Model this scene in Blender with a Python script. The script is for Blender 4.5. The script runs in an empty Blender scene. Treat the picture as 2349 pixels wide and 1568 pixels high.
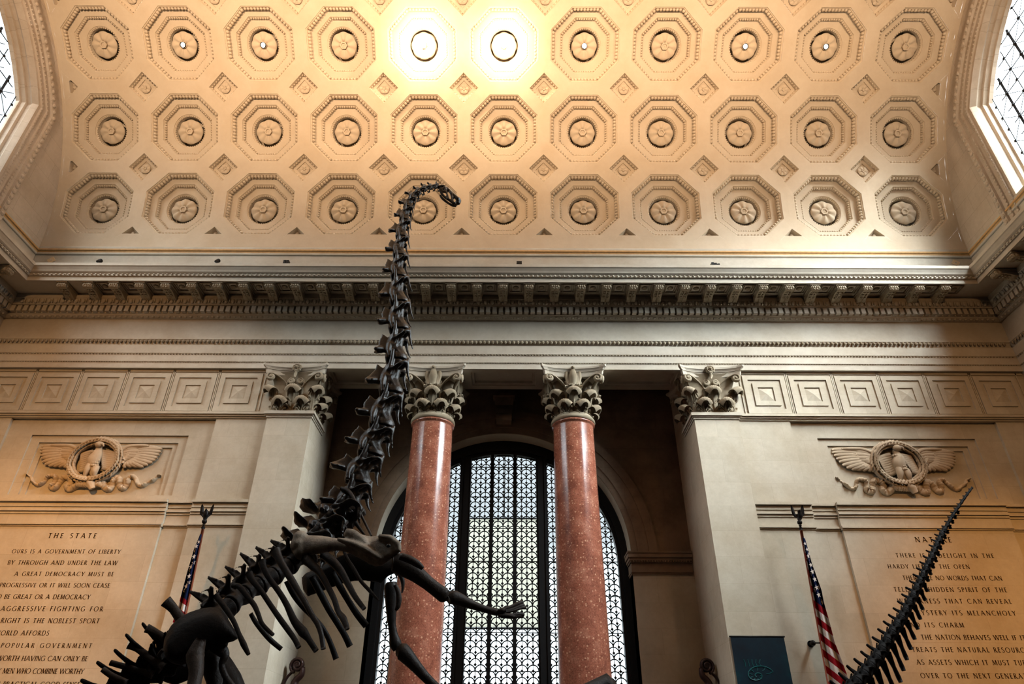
import bpy, math, random
from math import sin, cos, tan, pi, radians, hypot, sqrt, atan2
from mathutils import Vector, Matrix
sc = bpy.context.scene
col = sc.collection
rnd = random.Random(7)

# ------------------------------------------------------------------ camera
FPX = 1550.0
CAM = Vector((0.458, 0.0, 1.6))
def cam_axes(p, y, r):
    F = Vector((sin(y)*cos(p), cos(y)*cos(p), sin(p)))
    R = Vector((cos(y), -sin(y), 0)); U = R.cross(F)
    return R*cos(r)+U*sin(r), -R*sin(r)+U*cos(r), F
CR, CU, CF = cam_axes(radians(32.26), radians(-.192), radians(.329))
cd = bpy.data.cameras.new('camera'); cam = bpy.data.objects.new('camera', cd); col.objects.link(cam)
cd.sensor_fit = 'HORIZONTAL'; cd.sensor_width = 36.0; cd.lens = FPX*36.0/2349.0
cd.clip_start = .05; cd.clip_end = 400
M = Matrix((CR, CU, -CF)).transposed().to_4x4(); M.translation = CAM
cam.matrix_world = M
sc.camera = cam

# ------------------------------------------------------------------ view, world, big lights
sc.view_settings.view_transform = 'Standard'; sc.view_settings.look = 'None'
sc.view_settings.gamma = 1.0; sc.view_settings.use_curve_mapping = False
sc.view_settings.exposure = 0.0
sc.cycles.max_bounces = 5; sc.cycles.diffuse_bounces = 1; sc.cycles.glossy_bounces = 3
sc.cycles.transparent_max_bounces = 6; sc.cycles.caustics_reflective = False; sc.cycles.caustics_refractive = False
sc.cycles.sample_clamp_indirect = 6.0
w = bpy.data.worlds.new('World'); sc.world = w; w.use_nodes = True
# sky: a bright southern half (+x) and a paler northern one, dark streets below the horizon
wt = w.node_tree; bg = wt.nodes['Background']
def wn(t, **k):
    x = wt.nodes.new(t)
    for a, v in k.items(): setattr(x, a, v)
    return x
def wmath(op, a, b=None, c=None):
    x = wn('ShaderNodeMath', operation=op)
    for i, v in enumerate((a, b, c)):
        if v is None: continue
        if hasattr(v, 'is_linked'): wt.links.new(v, x.inputs[i])
        else: x.inputs[i].default_value = v
    return x.outputs[0]
SKY_S, SKY_N, SKY_E = 108.0, 20.0, 1.0
tc = wn('ShaderNodeTexCoord'); dirv = tc.outputs['Generated']
def lobe(vec, amp, width):
    v = Vector(vec).normalized(); d = wn('ShaderNodeVectorMath', operation='DOT_PRODUCT'); wt.links.new(dirv, d.inputs[0]); d.inputs[1].default_value = v
    return wmath('MULTIPLY', wmath('EXPONENT', wmath('MULTIPLY', wmath('SUBTRACT', d.outputs['Value'], 1.0), 1/width)), amp)
sx = wn('ShaderNodeSeparateXYZ'); wt.links.new(dirv, sx.inputs[0])
def horizon(z0, z1, low):
    up = wn('ShaderNodeMapRange')
    for i, v in ((1, z0), (2, z1), (3, low), (4, 1.0)): up.inputs[i].default_value = v
    wt.links.new(sx.outputs[2], up.inputs[0]); return up.outputs[0]
def wmap(src, a, b, c, d):
    x = wn('ShaderNodeMapRange')
    for i_, v_ in ((1, a), (2, b), (3, c), (4, d)): x.inputs[i_].default_value = v_
    wt.links.new(src, x.inputs[0]); return x.outputs[0]
# the low eastern sky in front of the big window is the brightest part of that view
haze = wmath('ADD', wmath('MULTIPLY', wmap(sx.outputs[2], .13, .27, 2.8, 0), wmap(sx.outputs[1], .78, .9, 0, 1)), .95)
lobes = wmath('MULTIPLY', wmath('ADD', lobe((.66, -.47, .585), SKY_S, .16), lobe((-.66, -.50, .56), SKY_N, .16)), horizon(.18, .50, .03))
wt.links.new(wmath('ADD', lobes, wmath('MULTIPLY', wmath('MULTIPLY', horizon(-.06, .03, .06), SKY_E), haze)), bg.inputs[1])
bg.inputs[0].default_value = (.85, .945, 1.0, 1)
def portal(loc, sx_, sy_, aim):
    d = bpy.data.lights.new('daylight_portal', 'AREA'); o = bpy.data.objects.new('daylight_portal', d); col.objects.link(o)
    d.shape = 'RECTANGLE'; d.size = sx_; d.size_y = sy_; d.cycles.is_portal = True; o.location = loc
    o.rotation_euler = Vector(aim).to_track_quat('-Z', 'Y').to_euler()
for s in (-1, 1): portal((s*19.35, 10.348, 22.15), 14.4, 10.6, (-s, 0, 0))
portal((.09, 24.6, 6.0), 8.4, 12.2, (0, -1, 0))
WARM = (1.0, .735, .50)
def lamp(name, kind, loc, aim, power, color, size=.3, angle=60, blend=.8):
    d = bpy.data.lights.new(name, kind); o = bpy.data.objects.new(name, d); col.objects.link(o)
    o.location = loc; d.energy = power; d.color = color
    if kind == 'SPOT':
        d.spot_size = radians(angle); d.spot_blend = blend; d.shadow_soft_size = size
    elif kind == 'AREA':
        d.size = size
    else:
        d.shadow_soft_size = size
    v = Vector(aim)-Vector(loc)
    o.rotation_euler = v.to_track_quat('-Z', 'Y').to_euler()
    return o
# floodlights standing on the cornice of the camera's side of the hall, thrown up at the vault
for x, p in ((-13, 7600), (-6.5, 5000), (.2, 7200), (6.5, 4800), (13, 5200)):
    lamp('cornice_floodlight', 'SPOT', (x, 1.9, 17.6), (x*.95, 13.2, 28.0), p*1.45, WARM, .35, 84, 1.0)
# wall washers for the two inscriptions
for s, p, az, ca in ((-1, 10500, 3.9, 43), (1, 10000, 2.6, 38)):
    lamp('wall_washer', 'SPOT', (s*12.0, 3.0, 16.6), (s*15.4, 20.7, az), p, (1.0, .47, .12), .3, ca, 1.0)

# added warm fill spots without fixtures, brightening the two outer bays of the wall
for s, p in ((-1, 4600), (1, 2300)):
    lamp('bay_fill_light', 'SPOT', (s*12.0, 2.4, 17.3), (s*15.0, 20.7, 8.6), p, (1.0, .54, .22), .4, 60, 1.0)

# ------------------------------------------------------------------ materials
def s2l(c):
    return tuple((v/255/12.92 if v/255 <= .04045 else ((v/255+.055)/1.055)**2.4) for v in c)+(1.0,)
class NT:
    def __init__(s, name):
        s.m = bpy.data.materials.new(name); s.m.use_nodes = True
        s.t = s.m.node_tree; s.b = s.t.nodes['Principled BSDF']
    def n(s, typ, **k):
        x = s.t.nodes.new(typ)
        for a, v in k.items(): setattr(x, a, v)
        return x
    def l(s, a, b): s.t.links.new(a, b)
    def obj(s, scale=(1, 1, 1), src='Object'):
        tc = s.n('ShaderNodeTexCoord'); mp = s.n('ShaderNodeMapping'); mp.inputs['Scale'].default_value = scale
        s.l(tc.outputs[src], mp.inputs[0]); return mp.outputs[0]
    def noise(s, vec, scale, detail=4, rough=.6):
        x = s.n('ShaderNodeTexNoise'); x.inputs['Scale'].default_value = scale; x.inputs['Detail'].default_value = detail
        x.inputs['Roughness'].default_value = rough
        s.l(vec, x.inputs['Vector']); return x.outputs['Fac']
    def ramp(s, fac, stops):
        r = s.n('ShaderNodeValToRGB'); e = r.color_ramp.elements
        while len(e) < len(stops): e.new(.5)
        for i, (p, c) in enumerate(stops): e[i].position = p; e[i].color = c
        s.l(fac, r.inputs[0]); return r.outputs[0]
    def mix(s, fac, a, b, mode='MIX'):
        x = s.n('ShaderNodeMix', data_type='RGBA', blend_type=mode)
        for sock, v in ((x.inputs[0], fac), (x.inputs[6], a), (x.inputs[7], b)):
            if hasattr(v, 'links') or hasattr(v, 'is_linked'): s.l(v, sock)
            else: sock.default_value = v
        return x.outputs[2]
    def bump(s, h, strength=.2, dist=.02):
        x = s.n('ShaderNodeBump'); x.inputs['Strength'].default_value = strength; x.inputs['Distance'].default_value = dist
        s.l(h, x.inputs['Height']); s.l(x.outputs[0], s.b.inputs['Normal'])
    def fin(s, color=None, rough=.8, metal=0.0, spec=.3):
        if color is not None:
            if hasattr(color, 'is_linked'): s.l(color, s.b.inputs['Base Color'])
            else: s.b.inputs['Base Color'].default_value = color
        s.b.inputs['Roughness'].default_value = rough; s.b.inputs['Metallic'].default_value = metal
        s.b.inputs['Specular IOR Level'].default_value = spec
        return s.m
def stone(name, base, dark, blocks=None, stain=.5, vary=.1, rot=False):
    t = NT(name); v = t.obj()
    n1 = t.noise(v, .55, 5, .65); n2 = t.noise(v, 6.0, 4, .7)
    c = t.ramp(n1, [(.3, s2l(dark)), (.62, s2l(base))])
    fine = t.ramp(n2, [(.25, (.80, .78, .76, 1)), (.7, (1, 1, 1, 1))])
    c = t.mix(stain, c, fine, 'MULTIPLY')
    if blocks:
        bw, bh, mortar = blocks
        mp = t.n('ShaderNodeTexCoord'); cx = t.n('ShaderNodeSeparateXYZ'); cc = t.n('ShaderNodeCombineXYZ')
        t.l(mp.outputs['Object'], cx.inputs[0])
        if rot:
            t.l(cx.outputs[1], cc.inputs[0])
        else:
            ad = t.n('ShaderNodeMath', operation='ADD'); t.l(cx.outputs[0], ad.inputs[0]); t.l(cx.outputs[1], ad.inputs[1])
            t.l(ad.outputs[0], cc.inputs[0])
        t.l(cx.outputs[2], cc.inputs[1])
        br = t.n('ShaderNodeTexBrick'); br.offset = .5; t.l(cc.outputs[0], br.inputs['Vector'])
        br.inputs['Scale'].default_value = 1.0
        br.inputs['Brick Width'].default_value = bw; br.inputs['Row Height'].default_value = bh
        br.inputs['Mortar Size'].default_value = mortar; br.inputs['Mortar Smooth'].default_value = .3
        br.inputs['Color1'].default_value = (1-vary, 1-vary, 1-vary*1.1, 1); br.inputs['Color2'].default_value = (1, 1, 1, 1)
        br.inputs['Mortar'].default_value = (.84, .82, .80, 1); br.inputs['Bias'].default_value = .1
        c = t.mix(1.0, c, br.outputs['Color'], 'MULTIPLY')
    t.bump(n2, .12, .02)
    return t.fin(c, .85, 0, .2)
WALLC = (208, 195, 174); WALLD = (190, 173, 149)
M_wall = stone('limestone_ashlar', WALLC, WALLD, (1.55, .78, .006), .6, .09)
M_wallside = stone('limestone_end_wall', (214, 194, 172), (196, 174, 150), (1.5, .8, .012), .5, .06, rot=True)
M_stone = stone('limestone_plain', (208, 196, 178), (190, 174, 153), None, .5)
M_carve = stone('limestone_carved_shade', (178, 162, 138), (126, 108, 84), None, .7)  # same limestone, browned to put the carving's shadows into the colour
M_relief = stone('limestone_relief', (206, 186, 160), (184, 160, 132), None, .5)
M_niche = stone('limestone_painted_shade', (150, 126, 104), (112, 92, 76), (1.5, .78, .008), .5, .08)  # same limestone with the niche's shade put into a darker colour
M_vault = stone('vault_plaster', (226, 203, 174), (216, 190, 158), None, .25)
M_nicheshade = stone('niche_ceiling_shade', (46, 36, 32), (26, 20, 18), None, .5)  # near-black tone paints in the shade under the niche ceiling
M_floor = stone('marble_floor', (66, 52, 44), (48, 38, 32), (1.2, 1.2, .01), .4)
def marble():
    t = NT('red_marble'); v = t.obj()
    vo = t.n('ShaderNodeTexVoronoi', feature='F1'); vo.inputs['Scale'].default_value = 12.5; vo.inputs['Randomness'].default_value = 1.0
    wv = t.n('ShaderNodeTexNoise'); wv.inputs['Scale'].default_value = 6; t.l(v, wv.inputs['Vector'])
    vv = t.mix(.05, v, wv.outputs['Color']); t.l(vv, vo.inputs['Vector'])
    spots = t.ramp(vo.outputs['Distance'], [(.22, (1, 1, 1, 1)), (.34, (0, 0, 0, 1))])
    keep = t.n('ShaderNodeSeparateColor'); t.l(vo.outputs['Color'], keep.inputs[0])
    k = t.ramp(keep.outputs[0], [(.36, (0, 0, 0, 1)), (.80, (1, 1, 1, 1))])
    f = t.mix(1.0, spots, k, 'MULTIPLY')
    n1 = t.noise(v, 1.6, 5, .65); n2 = t.noise(v, 26, 4, .7)
    base = t.ramp(n1, [(.32, s2l((124, 70, 54))), (.52, s2l((154, 92, 71))), (.7, s2l((180, 120, 97)))])
    fine = t.ramp(n2, [(.34, (.46, .40, .38, 1)), (.58, (1.12, 1.12, 1.12, 1))])
    c = t.mix(.75, base, fine, 'MULTIPLY')
    f2 = t.mix(1.0, f, (.75, .75, .75, 1), 'MULTIPLY'); c = t.mix(f2, c, s2l((214, 160, 128)))
    m = t.fin(c, .2, 0, .5)
    return m
M_marble = marble()
def bone(name, c0, c1, rough, spec=.2):
    t = NT(name); v = t.obj(); n = t.noise(v, 5, 6, .7); n2 = t.noise(v, 22, 4, .7)
    c = t.ramp(n, [(.3, s2l(c0)), (.7, s2l(c1))]); t.bump(n2, .35, .03)
    return t.fin(c, rough, 0, spec)
M_bone = bone('dark_fossil_bone', (11, 9, 8), (36, 28, 23), .5)
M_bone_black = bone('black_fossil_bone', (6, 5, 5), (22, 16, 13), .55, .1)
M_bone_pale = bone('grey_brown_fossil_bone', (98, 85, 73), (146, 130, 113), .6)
M_bone_mid = bone('brown_fossil_bone', (24, 18, 15), (58, 46, 38), .55)
M_bone_neck = bone('glossy_black_fossil_bone', (8, 7, 7), (40, 33, 29), .32, .4)
def plain(name, c, rough=.6, metal=0., spec=.4):
    t = NT(name); v = t.obj(); n = t.noise(v, 9, 3, .6)
    a = s2l(c); b = tuple(x*.78 for x in a[:3])+(1,)
    return t.fin(t.ramp(n, [(.3, b), (.7, a)]), rough, metal, spec)
M_bronze = plain('dark_bronze', (22, 18, 17), .5, .6)
M_frame = plain('black_window_bronze', (14, 12, 12), .55, .3)
M_black = plain('black_metal', (16, 16, 17), .45, .4)
M_silver = plain('pale_metal', (190, 196, 200), .3, .6)
M_letter = plain('dark_cut_lettering', (48, 29, 18), .8, 0, .1)
M_pole = plain('varnished_wood_pole', (176, 92, 66), .4)
M_scroll = plain('brown_bronze', (60, 38, 34), .4, .3)
M_red = plain('flag_red', (150, 22, 34), .75, 0, .1)
M_white = plain('flag_white', (226, 214, 206), .75, 0, .1)
M_blue = plain('flag_blue', (16, 30, 66), .75, 0, .1)
M_hatch = plain('pale_hatch', (236, 204, 160), .6)
M_glowfillet = plain('fillet_painted_glow', (222, 172, 112), .7)  # warm glow along the attic fillet, put into its colour
def teal():
    t = NT('teal_banner_print'); v = t.obj()
    n = t.noise(v, .9, 4, .6); c = t.ramp(n, [(.35, s2l((2, 15, 26))), (.6, s2l((3, 34, 46))), (.8, s2l((7, 64, 68)))])
    return t.fin(c, .45, 0, .3)
M_teal = teal()
M_tealline = plain('teal_line_art', (16, 92, 94), .5)
def emit(name, c, st):
    t = NT(name); t.t.nodes.remove(t.b); e = t.n('ShaderNodeEmission')
    e.inputs[0].default_value = c; e.inputs[1].default_value = st
    out = [x for x in t.t.nodes if x.type == 'OUTPUT_MATERIAL'][0]; t.l(e.outputs[0], out.inputs[0]); return t.m
M_lensA = emit('lit_lamp_lens', (1, .86, .62, 1), 14.0)
M_lensB = emit('bright_lamp_lens', (1, .88, .66, 1), 60.0)
def glass():
    t = NT('clear_window_glass'); t.t.nodes.remove(t.b)
    tr = t.n('ShaderNodeBsdfTransparent'); gl = t.n('ShaderNodeBsdfGlossy'); gl.inputs['Roughness'].default_value = .05
    tr.inputs[0].default_value = (.93, .96, .97, 1)
    mx = t.n('ShaderNodeMixShader'); mx.inputs[0].default_value = .04
    out = [x for x in t.t.nodes if x.type == 'OUTPUT_MATERIAL'][0]
    t.l(tr.outputs[0], mx.inputs[1]); t.l(gl.outputs[0], mx.inputs[2]); t.l(mx.outputs[0], out.inputs[0]); return t.m
M_glass = glass()

# ------------------------------------------------------------------ mesh helpers
class MB:
    def __init__(s): s.v = []; s.f = []; s.m = []; s.sm = []
    def add(s, vs, fs, m=0, smooth=False):
        o = len(s.v); s.v += [tuple(p) for p in vs]
        for f in fs: s.f.append(tuple(i+o for i in f)); s.m.append(m); s.sm.append(smooth)
    def box(s, x0, x1, y0, y1, z0, z1, m=0):
        s.add([(x0,y0,z0),(x1,y0,z0),(x1,y1,z0),(x0,y1,z0),(x0,y0,z1),(x1,y0,z1),(x1,y1,z1),(x0,y1,z1)],
              [(0,3,2,1),(4,5,6,7),(0,1,5,4),(1,2,6,5),(2,3,7,6),(3,0,4,7)], m)
    def quad(s, a, b, c, d, m=0): s.add([a, b, c, d], [(0,1,2,3)], m)
    def grid(s, P, m=0, smooth=True, cu=False, cv=False):
        nu, nv = len(P), len(P[0]); vs = [p for r in P for p in r]; fs = []
        for i in range(nu if cu else nu-1):
            for j in range(nv if cv else nv-1):
                a, b = i, (i+1) % nu; c, d = j, (j+1) % nv
                fs.append((a*nv+c, b*nv+c, b*nv+d, a*nv+d))
        s.add(vs, fs, m, smooth)
    def tube(s, pts, rad, n=8, m=0, flat=None, side=None, caps=True, smooth=True):
        """pts: Vectors; rad: scalars or (a,b) pairs; side: preferred direction of axis a"""
        pts = [Vector(p) for p in pts]; N = len(pts); rows = []
        prev = None
        for i, p in enumerate(pts):
            t = (pts[min(i+1, N-1)]-pts[max(i-1, 0)])
            t = t.normalized() if t.length > 1e-9 else Vector((0, 0, 1))
            ref = Vector(side) if side is not None else (prev if prev is not None else (Vector((0, 0, 1)) if abs(t.z) < .9 else Vector((1, 0, 0))))
            a = ref - t*ref.dot(t)
            if a.length < 1e-6: a = t.orthogonal()
            a.normalize(); b = t.cross(a); prev = a
            r = rad[i] if isinstance(rad, list) else rad
            ra, rb = r if hasattr(r, '__len__') else (r, r)
            rows.append([p+a*(ra*cos(2*pi*k/n))+b*(rb*sin(2*pi*k/n)) for k in range(n)])
        s.grid(rows, m, smooth, False, True)
        if caps:
            o = len(s.v); s.v += [tuple(pts[0]), tuple(pts[-1])]
            b0 = o-N*n
            for k in range(n):
                s.f.append((o, b0+(k+1) % n, b0+k)); s.m.append(m); s.sm.append(smooth)
                e = b0+(N-1)*n
                s.f.append((o+1, e+k, e+(k+1) % n)); s.m.append(m); s.sm.append(smooth)
    def ball(s, c, r, n=8, k=5, m=0, rot=None):
        c = Vector(c); rx, ry, rz = r if hasattr(r, '__len__') else (r, r, r); rows = []
        for i in range(k+1):
            th = pi*i/k; row = []
            for j in range(n):
                v = Vector((rx*sin(th)*cos(2*pi*j/n), ry*sin(th)*sin(2*pi*j/n), rz*cos(th)))
                if rot is not None: v = rot @ v
                row.append(c+v)
            rows.append(row)
        s.grid(rows, m, True, False, True)
    def lathe(s, prof, c=(0, 0, 0), n=32, m=0, smooth=True):
        s.grid([[(c[0]+r*cos(2*pi*k/n), c[1]+r*sin(2*pi*k/n), c[2]+z) for k in range(n)] for r, z in prof], m, smooth, False, True)
    def extr(s, poly, y0, y1, m=0):
        """polygon in x,z extruded along y"""
        n = len(poly)
        s.add([(x, y0, z) for x, z in poly]+[(x, y1, z) for x, z in poly],
              [tuple(range(n)), tuple(range(2*n-1, n-1, -1))]+[(i, i+n, (i+1) % n+n, (i+1) % n) for i in range(n)], m)
    def mesh(s, name, mats):
        me = bpy.data.meshes.new(name); me.from_pydata(s.v, [], s.f)
        mats = mats if isinstance(mats, (list, tuple)) else [mats]
        for x in mats: me.materials.append(x)
        me.polygons.foreach_set('material_index', s.m); me.polygons.foreach_set('use_smooth', s.sm); me.update(); return me
    def build(s, name, mats, parent=None, loc=None):
        o = bpy.data.objects.new(name, s.mesh(name, mats)); col.objects.link(o)
        if parent is not None: o.parent = parent
        if loc is not None: o.location = loc
        return o
def empty(name, loc=(0, 0, 0)):
    o = bpy.data.objects.new(name, None); col.objects.link(o); o.location = loc; o.empty_display_size = .2; return o
def tag(o, label, cat, group=None):
    o['label'] = label; o['category'] = cat
    if group: o['group'] = group
    return o
def struct(o): o['kind'] = 'structure'; return o
def copy_obj(o, parent=None, **k):
    c = o.copy(); col.objects.link(c)
    if parent is not None: c.parent = parent
    for a, v in k.items(): setattr(c, a, v)
    return c
def copy_tree(o, parent=None):
    c = o.copy(); col.objects.link(c); c.parent = parent
    for ch in list(o.children): copy_tree(ch, c)
    return c
def at(px, py, Y):
    """point of the photograph's ray that lies at distance Y from the camera's wall"""
    d = CF + CR*((px-1174.5)/FPX) + CU*((784-py)/FPX)
    return CAM + d*((Y-CAM.y)/d.y)
def scale_at(P): return (Vector(P)-CAM).dot(CF)/FPX     # metres per pixel there
def smooth_path(pts, n=4):
    pts = [Vector(p) for p in pts]
    if len(pts) < 3: return [pts[0].lerp(pts[-1], i/n) for i in range(n+1)]
    out = []
    for i in range(len(pts)-1):
        p0 = pts[max(i-1, 0)]; p1 = pts[i]; p2 = pts[i+1]; p3 = pts[min(i+2, len(pts)-1)]
        for k in range(n):
            t = k/n
            out.append(.5*((2*p1)+(p2-p0)*t+(2*p0-5*p1+4*p2-p3)*t*t+(3*p1-p0-3*p2+p3)*t**3))
    out.append(pts[-1]); return out
def interp(vals, n):
    out = []
    for i in range(n):
        t = i/(n-1)*(len(vals)-1); k = min(int(t), len(vals)-2); f = t-k
        a, b = vals[k], vals[k+1]
        out.append(tuple(x*(1-f)+y*f for x, y in zip(a, b)) if hasattr(a, '__len__') else a*(1-f)+b*f)
    return out
# ------------------------------------------------------------------ the hall's shell
HX, YW, Y0, YC, RV, ZS, CX = 18.34, 20.61, 0.075, 10.348, 10.273, 18.52, .09
AU, ST, AL0 = 3.3155, radians(18.49), radians(14.04)
SOF = 13.48            # underside of the architrave
NB = 23.4              # niche back wall

mb = MB(); mb.box(-HX-1, HX+1, -4.5, 26, -.3, 0); struct(mb.build('floor', M_floor))

def VP(u, al, d=0.0): return (u*AU, YC+(RV+d)*cos(al), ZS+(RV+d)*sin(al))
C0 = .4225                                   # coffer apothem, in coffer spacings
T8 = tan(radians(22.5))
def octv(r): return [(r, r*T8), (r*T8, r), (-r*T8, r), (-r, r*T8), (-r, -r*T8), (-r*T8, -r), (r*T8, -r), (r, -r*T8)]
CUT = .1815
def patch(mb, q, u0, al0, n=3):
    P = []
    for i in range(n+1):
        row = []
        for j in range(n+1):
            s, t = i/n, j/n
            u = (q[0][0]*(1-s)+q[1][0]*s)*(1-t)+(q[3][0]*(1-s)+q[2][0]*s)*t
            v = (q[0][1]*(1-s)+q[1][1]*s)*(1-t)+(q[3][1]*(1-s)+q[2][1]*s)*t
            row.append(VP(u0+u, al0+v*ST))
        P.append(row)
    mb.grid(P, 0, True)
mb = MB()
h = .5; k5 = .5-CUT
outer = [(h, k5), (k5, h), (-k5, h), (-h, k5), (-h, -k5), (-k5, -h), (k5, -h), (h, -k5)]
inner = octv(C0)
for row in range(4):
    for ci in range(-5, 6):
        for a in range(8):
            b = (a+1) % 8
            patch(mb, [inner[a], outer[a], outer[b], inner[b]], ci, AL0+row*ST)
        if row == 0:      # flat border below the lowest row: the squares become triangles
            for sx in (-1, 1):
                patch(mb, [(sx*k5, -h), (sx*(C0-.026), -C0), (sx*h, -C0), (sx*h, -h)], ci, AL0, 2)
        if abs(ci) == 5:
            s = 1 if ci > 0 else -1
            for sy in (-1, 1):
                patch(mb, [(s*(C0-.028), sy*C0), (s*C0, sy*(C0-.028)), (s*(C0+.01), sy*C0), (s*C0, sy*(C0+.01))], ci, AL0+row*ST, 1)
                patch(mb, [(s*h, sy*k5), (s*C0, sy*(C0-.026)), (s*C0, sy*h), (s*h, sy*h)], ci, AL0+row*ST, 2)
top = AL0+3.5*ST; ue = HX/AU+.003
mb.grid([[VP(-ue+2*ue*i/22, a) for a in [top+(pi-top)*j/40 for j in range(41)]] for i in range(23)], 0, True)
mb.grid([[VP(-ue+2*ue*i/22, a) for a in [AL0-.5*ST-(AL0-.5*ST)*j/3 for j in range(4)]] for i in range(23)], 0, True)
for s in (-1, 1):
    mb.grid([[VP(s*u, AL0-.5*ST+(top-AL0+.5*ST)*j/24) for j in range(25)] for u in (5.5, ue)], 0, True)
ceiling = struct(mb.build('ceiling', M_vault))

# coffer: local frame, z = towards the hall's inside is -y(depth) ; built at angle 0 then turned
def CP(u, v, d): return (u*AU, (RV+d)*cos(v*ST)-RV, (RV+d)*sin(v*ST))
def octpt(r, th):
    k = round(th/(pi/4)); ph = th-k*pi/4
    rr = r/cos(ph); return rr*cos(th), rr*sin(th)
NR = 48
def ring(r, d, circ=False):
    out = []
    for i in range(NR):
        th = 2*pi*i/NR+pi/8
        u, v = (r*cos(th), r*sin(th)) if circ else octpt(r, th)
        out.append(CP(u, v, d))
    return out
mb = MB()
levels = [(C0, 0), (C0-.004, .035), (C0-.012, .04), (C0-.016, .07), (.384, .25), (.374, .26), (.308, .265), (.305, .295), (.300, .305), (.281, .42), (.272, .43)]
rings = [ring(r, d) for r, d in levels]
circ = [(.205, .43), (.203, .455), (.196, .46), (.187, .50), (.172, .62), (.170, .98), (.004, 1.0)]
rings += [ring(r, d, True) for r, d in circ]
mb.grid(rings, 0, False, False, True)
def eggs(r, d, per, size, depth):
    for s in range(8):
        for k in range(per):
            t = (k+.5)/per*2-1
            x, y = r, r*T8*t*.97; a = s*pi/4
            u, v = x*cos(a)-y*sin(a), x*sin(a)+y*cos(a)
            mb.ball(CP(u, v, d), (size, depth, size), 6, 4)
eggs(.394, .15, 8, .072, .105)
eggs(.2905, .355, 8, .048, .07)
for k in range(44):
    a = 2*pi*k/44; mb.ball(CP(.187*cos(a), .187*sin(a), .50), (.035, .035, .035), 5, 3)
coffer_me = mb.mesh('coffer', M_vault)
def rosette_mesh(R, H, lobes, base, hub, name, hole):
    mb = MB(); rows = []; n = lobes*6
    for r, hh in ((.62, -1.3 if R > .3 else 0), (.60, -.1), (.95, .15), (1.03, .5), (1.0, .66), (.88, .80), (.70, .88), (.54, .93), (.42, .93), (.34, .84), (hub, .70)):
        row = []
        for i in range(n):
            th = 2*pi*i/n; w = abs(cos(lobes*th/2))
            rr = R*r*(1+.06*(w-.4)*(r > .65)); z = H*hh-R*.10*(1-w)**1.5*(.3 < r < 1.01)*(hh > .55)+R*.05*max(0, w-.9)*10*(.4 < r < .95)
            row.append((rr*cos(th), base-z, rr*sin(th)))
        rows.append(row)
    mb.grid(rows, 0, True, False, True)
    hr = R*hub*1.08
    prof = ((1, .72), (1, 1.05), (.62, 1.05), (.55, .9), (.25, .92), (.01, .98)) if not hole else ((1, .72), (1.05, 1.0), (.92, 1.02), (.88, .4), (.86, -.2))
    nn = 6 if not hole else 20
    mb.grid([[(hr*a*cos(2*pi*i/nn), base-H*b, hr*a*sin(2*pi*i/nn)) for i in range(nn)] for a, b in prof], 0, False, False, True)
    return mb.mesh(name, M_vault)
ros_me = rosette_mesh(.50, .26, 8, .67, .29, 'rosette', False)
ros_hole = rosette_mesh(.50, .26, 8, .67, .24, 'rosette', True)
# square coffer (set as a lozenge) and the triangle at the vault's foot
mb = MB()
def dia(r, d): return [CP(r, 0, d), CP(0, r, d), CP(-r, 0, d), CP(0, -r, d)]
mb.grid([dia(CUT, 0), dia(CUT-.006, .05), dia(CUT-.03, .17), dia(CUT-.036, .19), dia(.10, .20), dia(.095, .235), dia(.001, .24)], 0, False, False, True)
for s in range(4):
    for k in range(6):
        t = (k+.5)/6; r = CUT-.018
        p, q = [((r, 0), (0, r)), ((0, r), (-r, 0)), ((-r, 0), (0, -r)), ((0, -r), (r, 0))][s]
        mb.ball(CP(p[0]*(1-t)+q[0]*t, p[1]*(1-t)+q[1]*t, .115), (.045, .05, .045), 5, 3)
sq_me = mb.mesh('square_coffer', M_vault)
ros_sm = rosette_mesh(.20, .10, 6, .24, .3, 'small_rosette', False)
mb = MB()
def tri(k, d): return [CP(-.1045*k, -.0375-.012*k+.012, d), CP(.1045*k, -.0375, d), CP(0, -.0375+.1045*k, d)]
cxx = .03
def tri(k, d):
    pts = [(-.1045, 0), (.1045, 0), (0, .1045)]; c = (0, .035)
    return [CP(c[0]+(x-c[0])*k, c[1]+(y-c[1])*k, d) for x, y in pts]
mb.grid([tri(1, 0), tri(.93, .05), tri(.62, .17), tri(.55, .19), tri(.02, .2)], 0, False, False, True)
mb.ball(CP(0, .035, .17), (.09, .06, .09), 6, 4)
tri_me = mb.mesh('triangular_coffer', M_vault)
def on_vault(me, name, u, al, parent, spin=0):
    o = bpy.data.objects.new(name, me); col.objects.link(o); o.parent = parent
    m = Matrix.Translation((u*AU, YC+RV*cos(al), ZS+RV*sin(al))) @ Matrix.Rotation(al, 4, 'X') @ Matrix.Rotation(spin, 4, 'Y')
    o.matrix_local = m; return o
LIT = {-4: 'A', -3: 'A', -1: 'B', 0: 'B', 1: 'A', 3: 'A', 4: 'A'}
for row in range(4):
    for ci in range(-5, 6):
        c = on_vault(coffer_me, 'coffer', ci, AL0+row*ST, ceiling)
        r = bpy.data.objects.new('rosette', ros_hole if (row == 2 and ci in LIT) else ros_me); col.objects.link(r); r.parent = c
    if row < 3:
        for ci in range(-5, 5):
            c = on_vault(sq_me, 'square_coffer', ci+.5, AL0+(row+.5)*ST, ceiling)
            r = bpy.data.objects.new('small_rosette', ros_sm); col.objects.link(r); r.parent = c
        for s in (-1, 1):
            on_vault(tri_me, 'triangular_coffer', s*(5+C0), AL0+(row+.5)*ST, ceiling, -s*pi/2)
for ci in range(-5, 5):
    on_vault(tri_me, 'triangular_coffer', ci+.5, AL0-C0*ST, ceiling)

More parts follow.
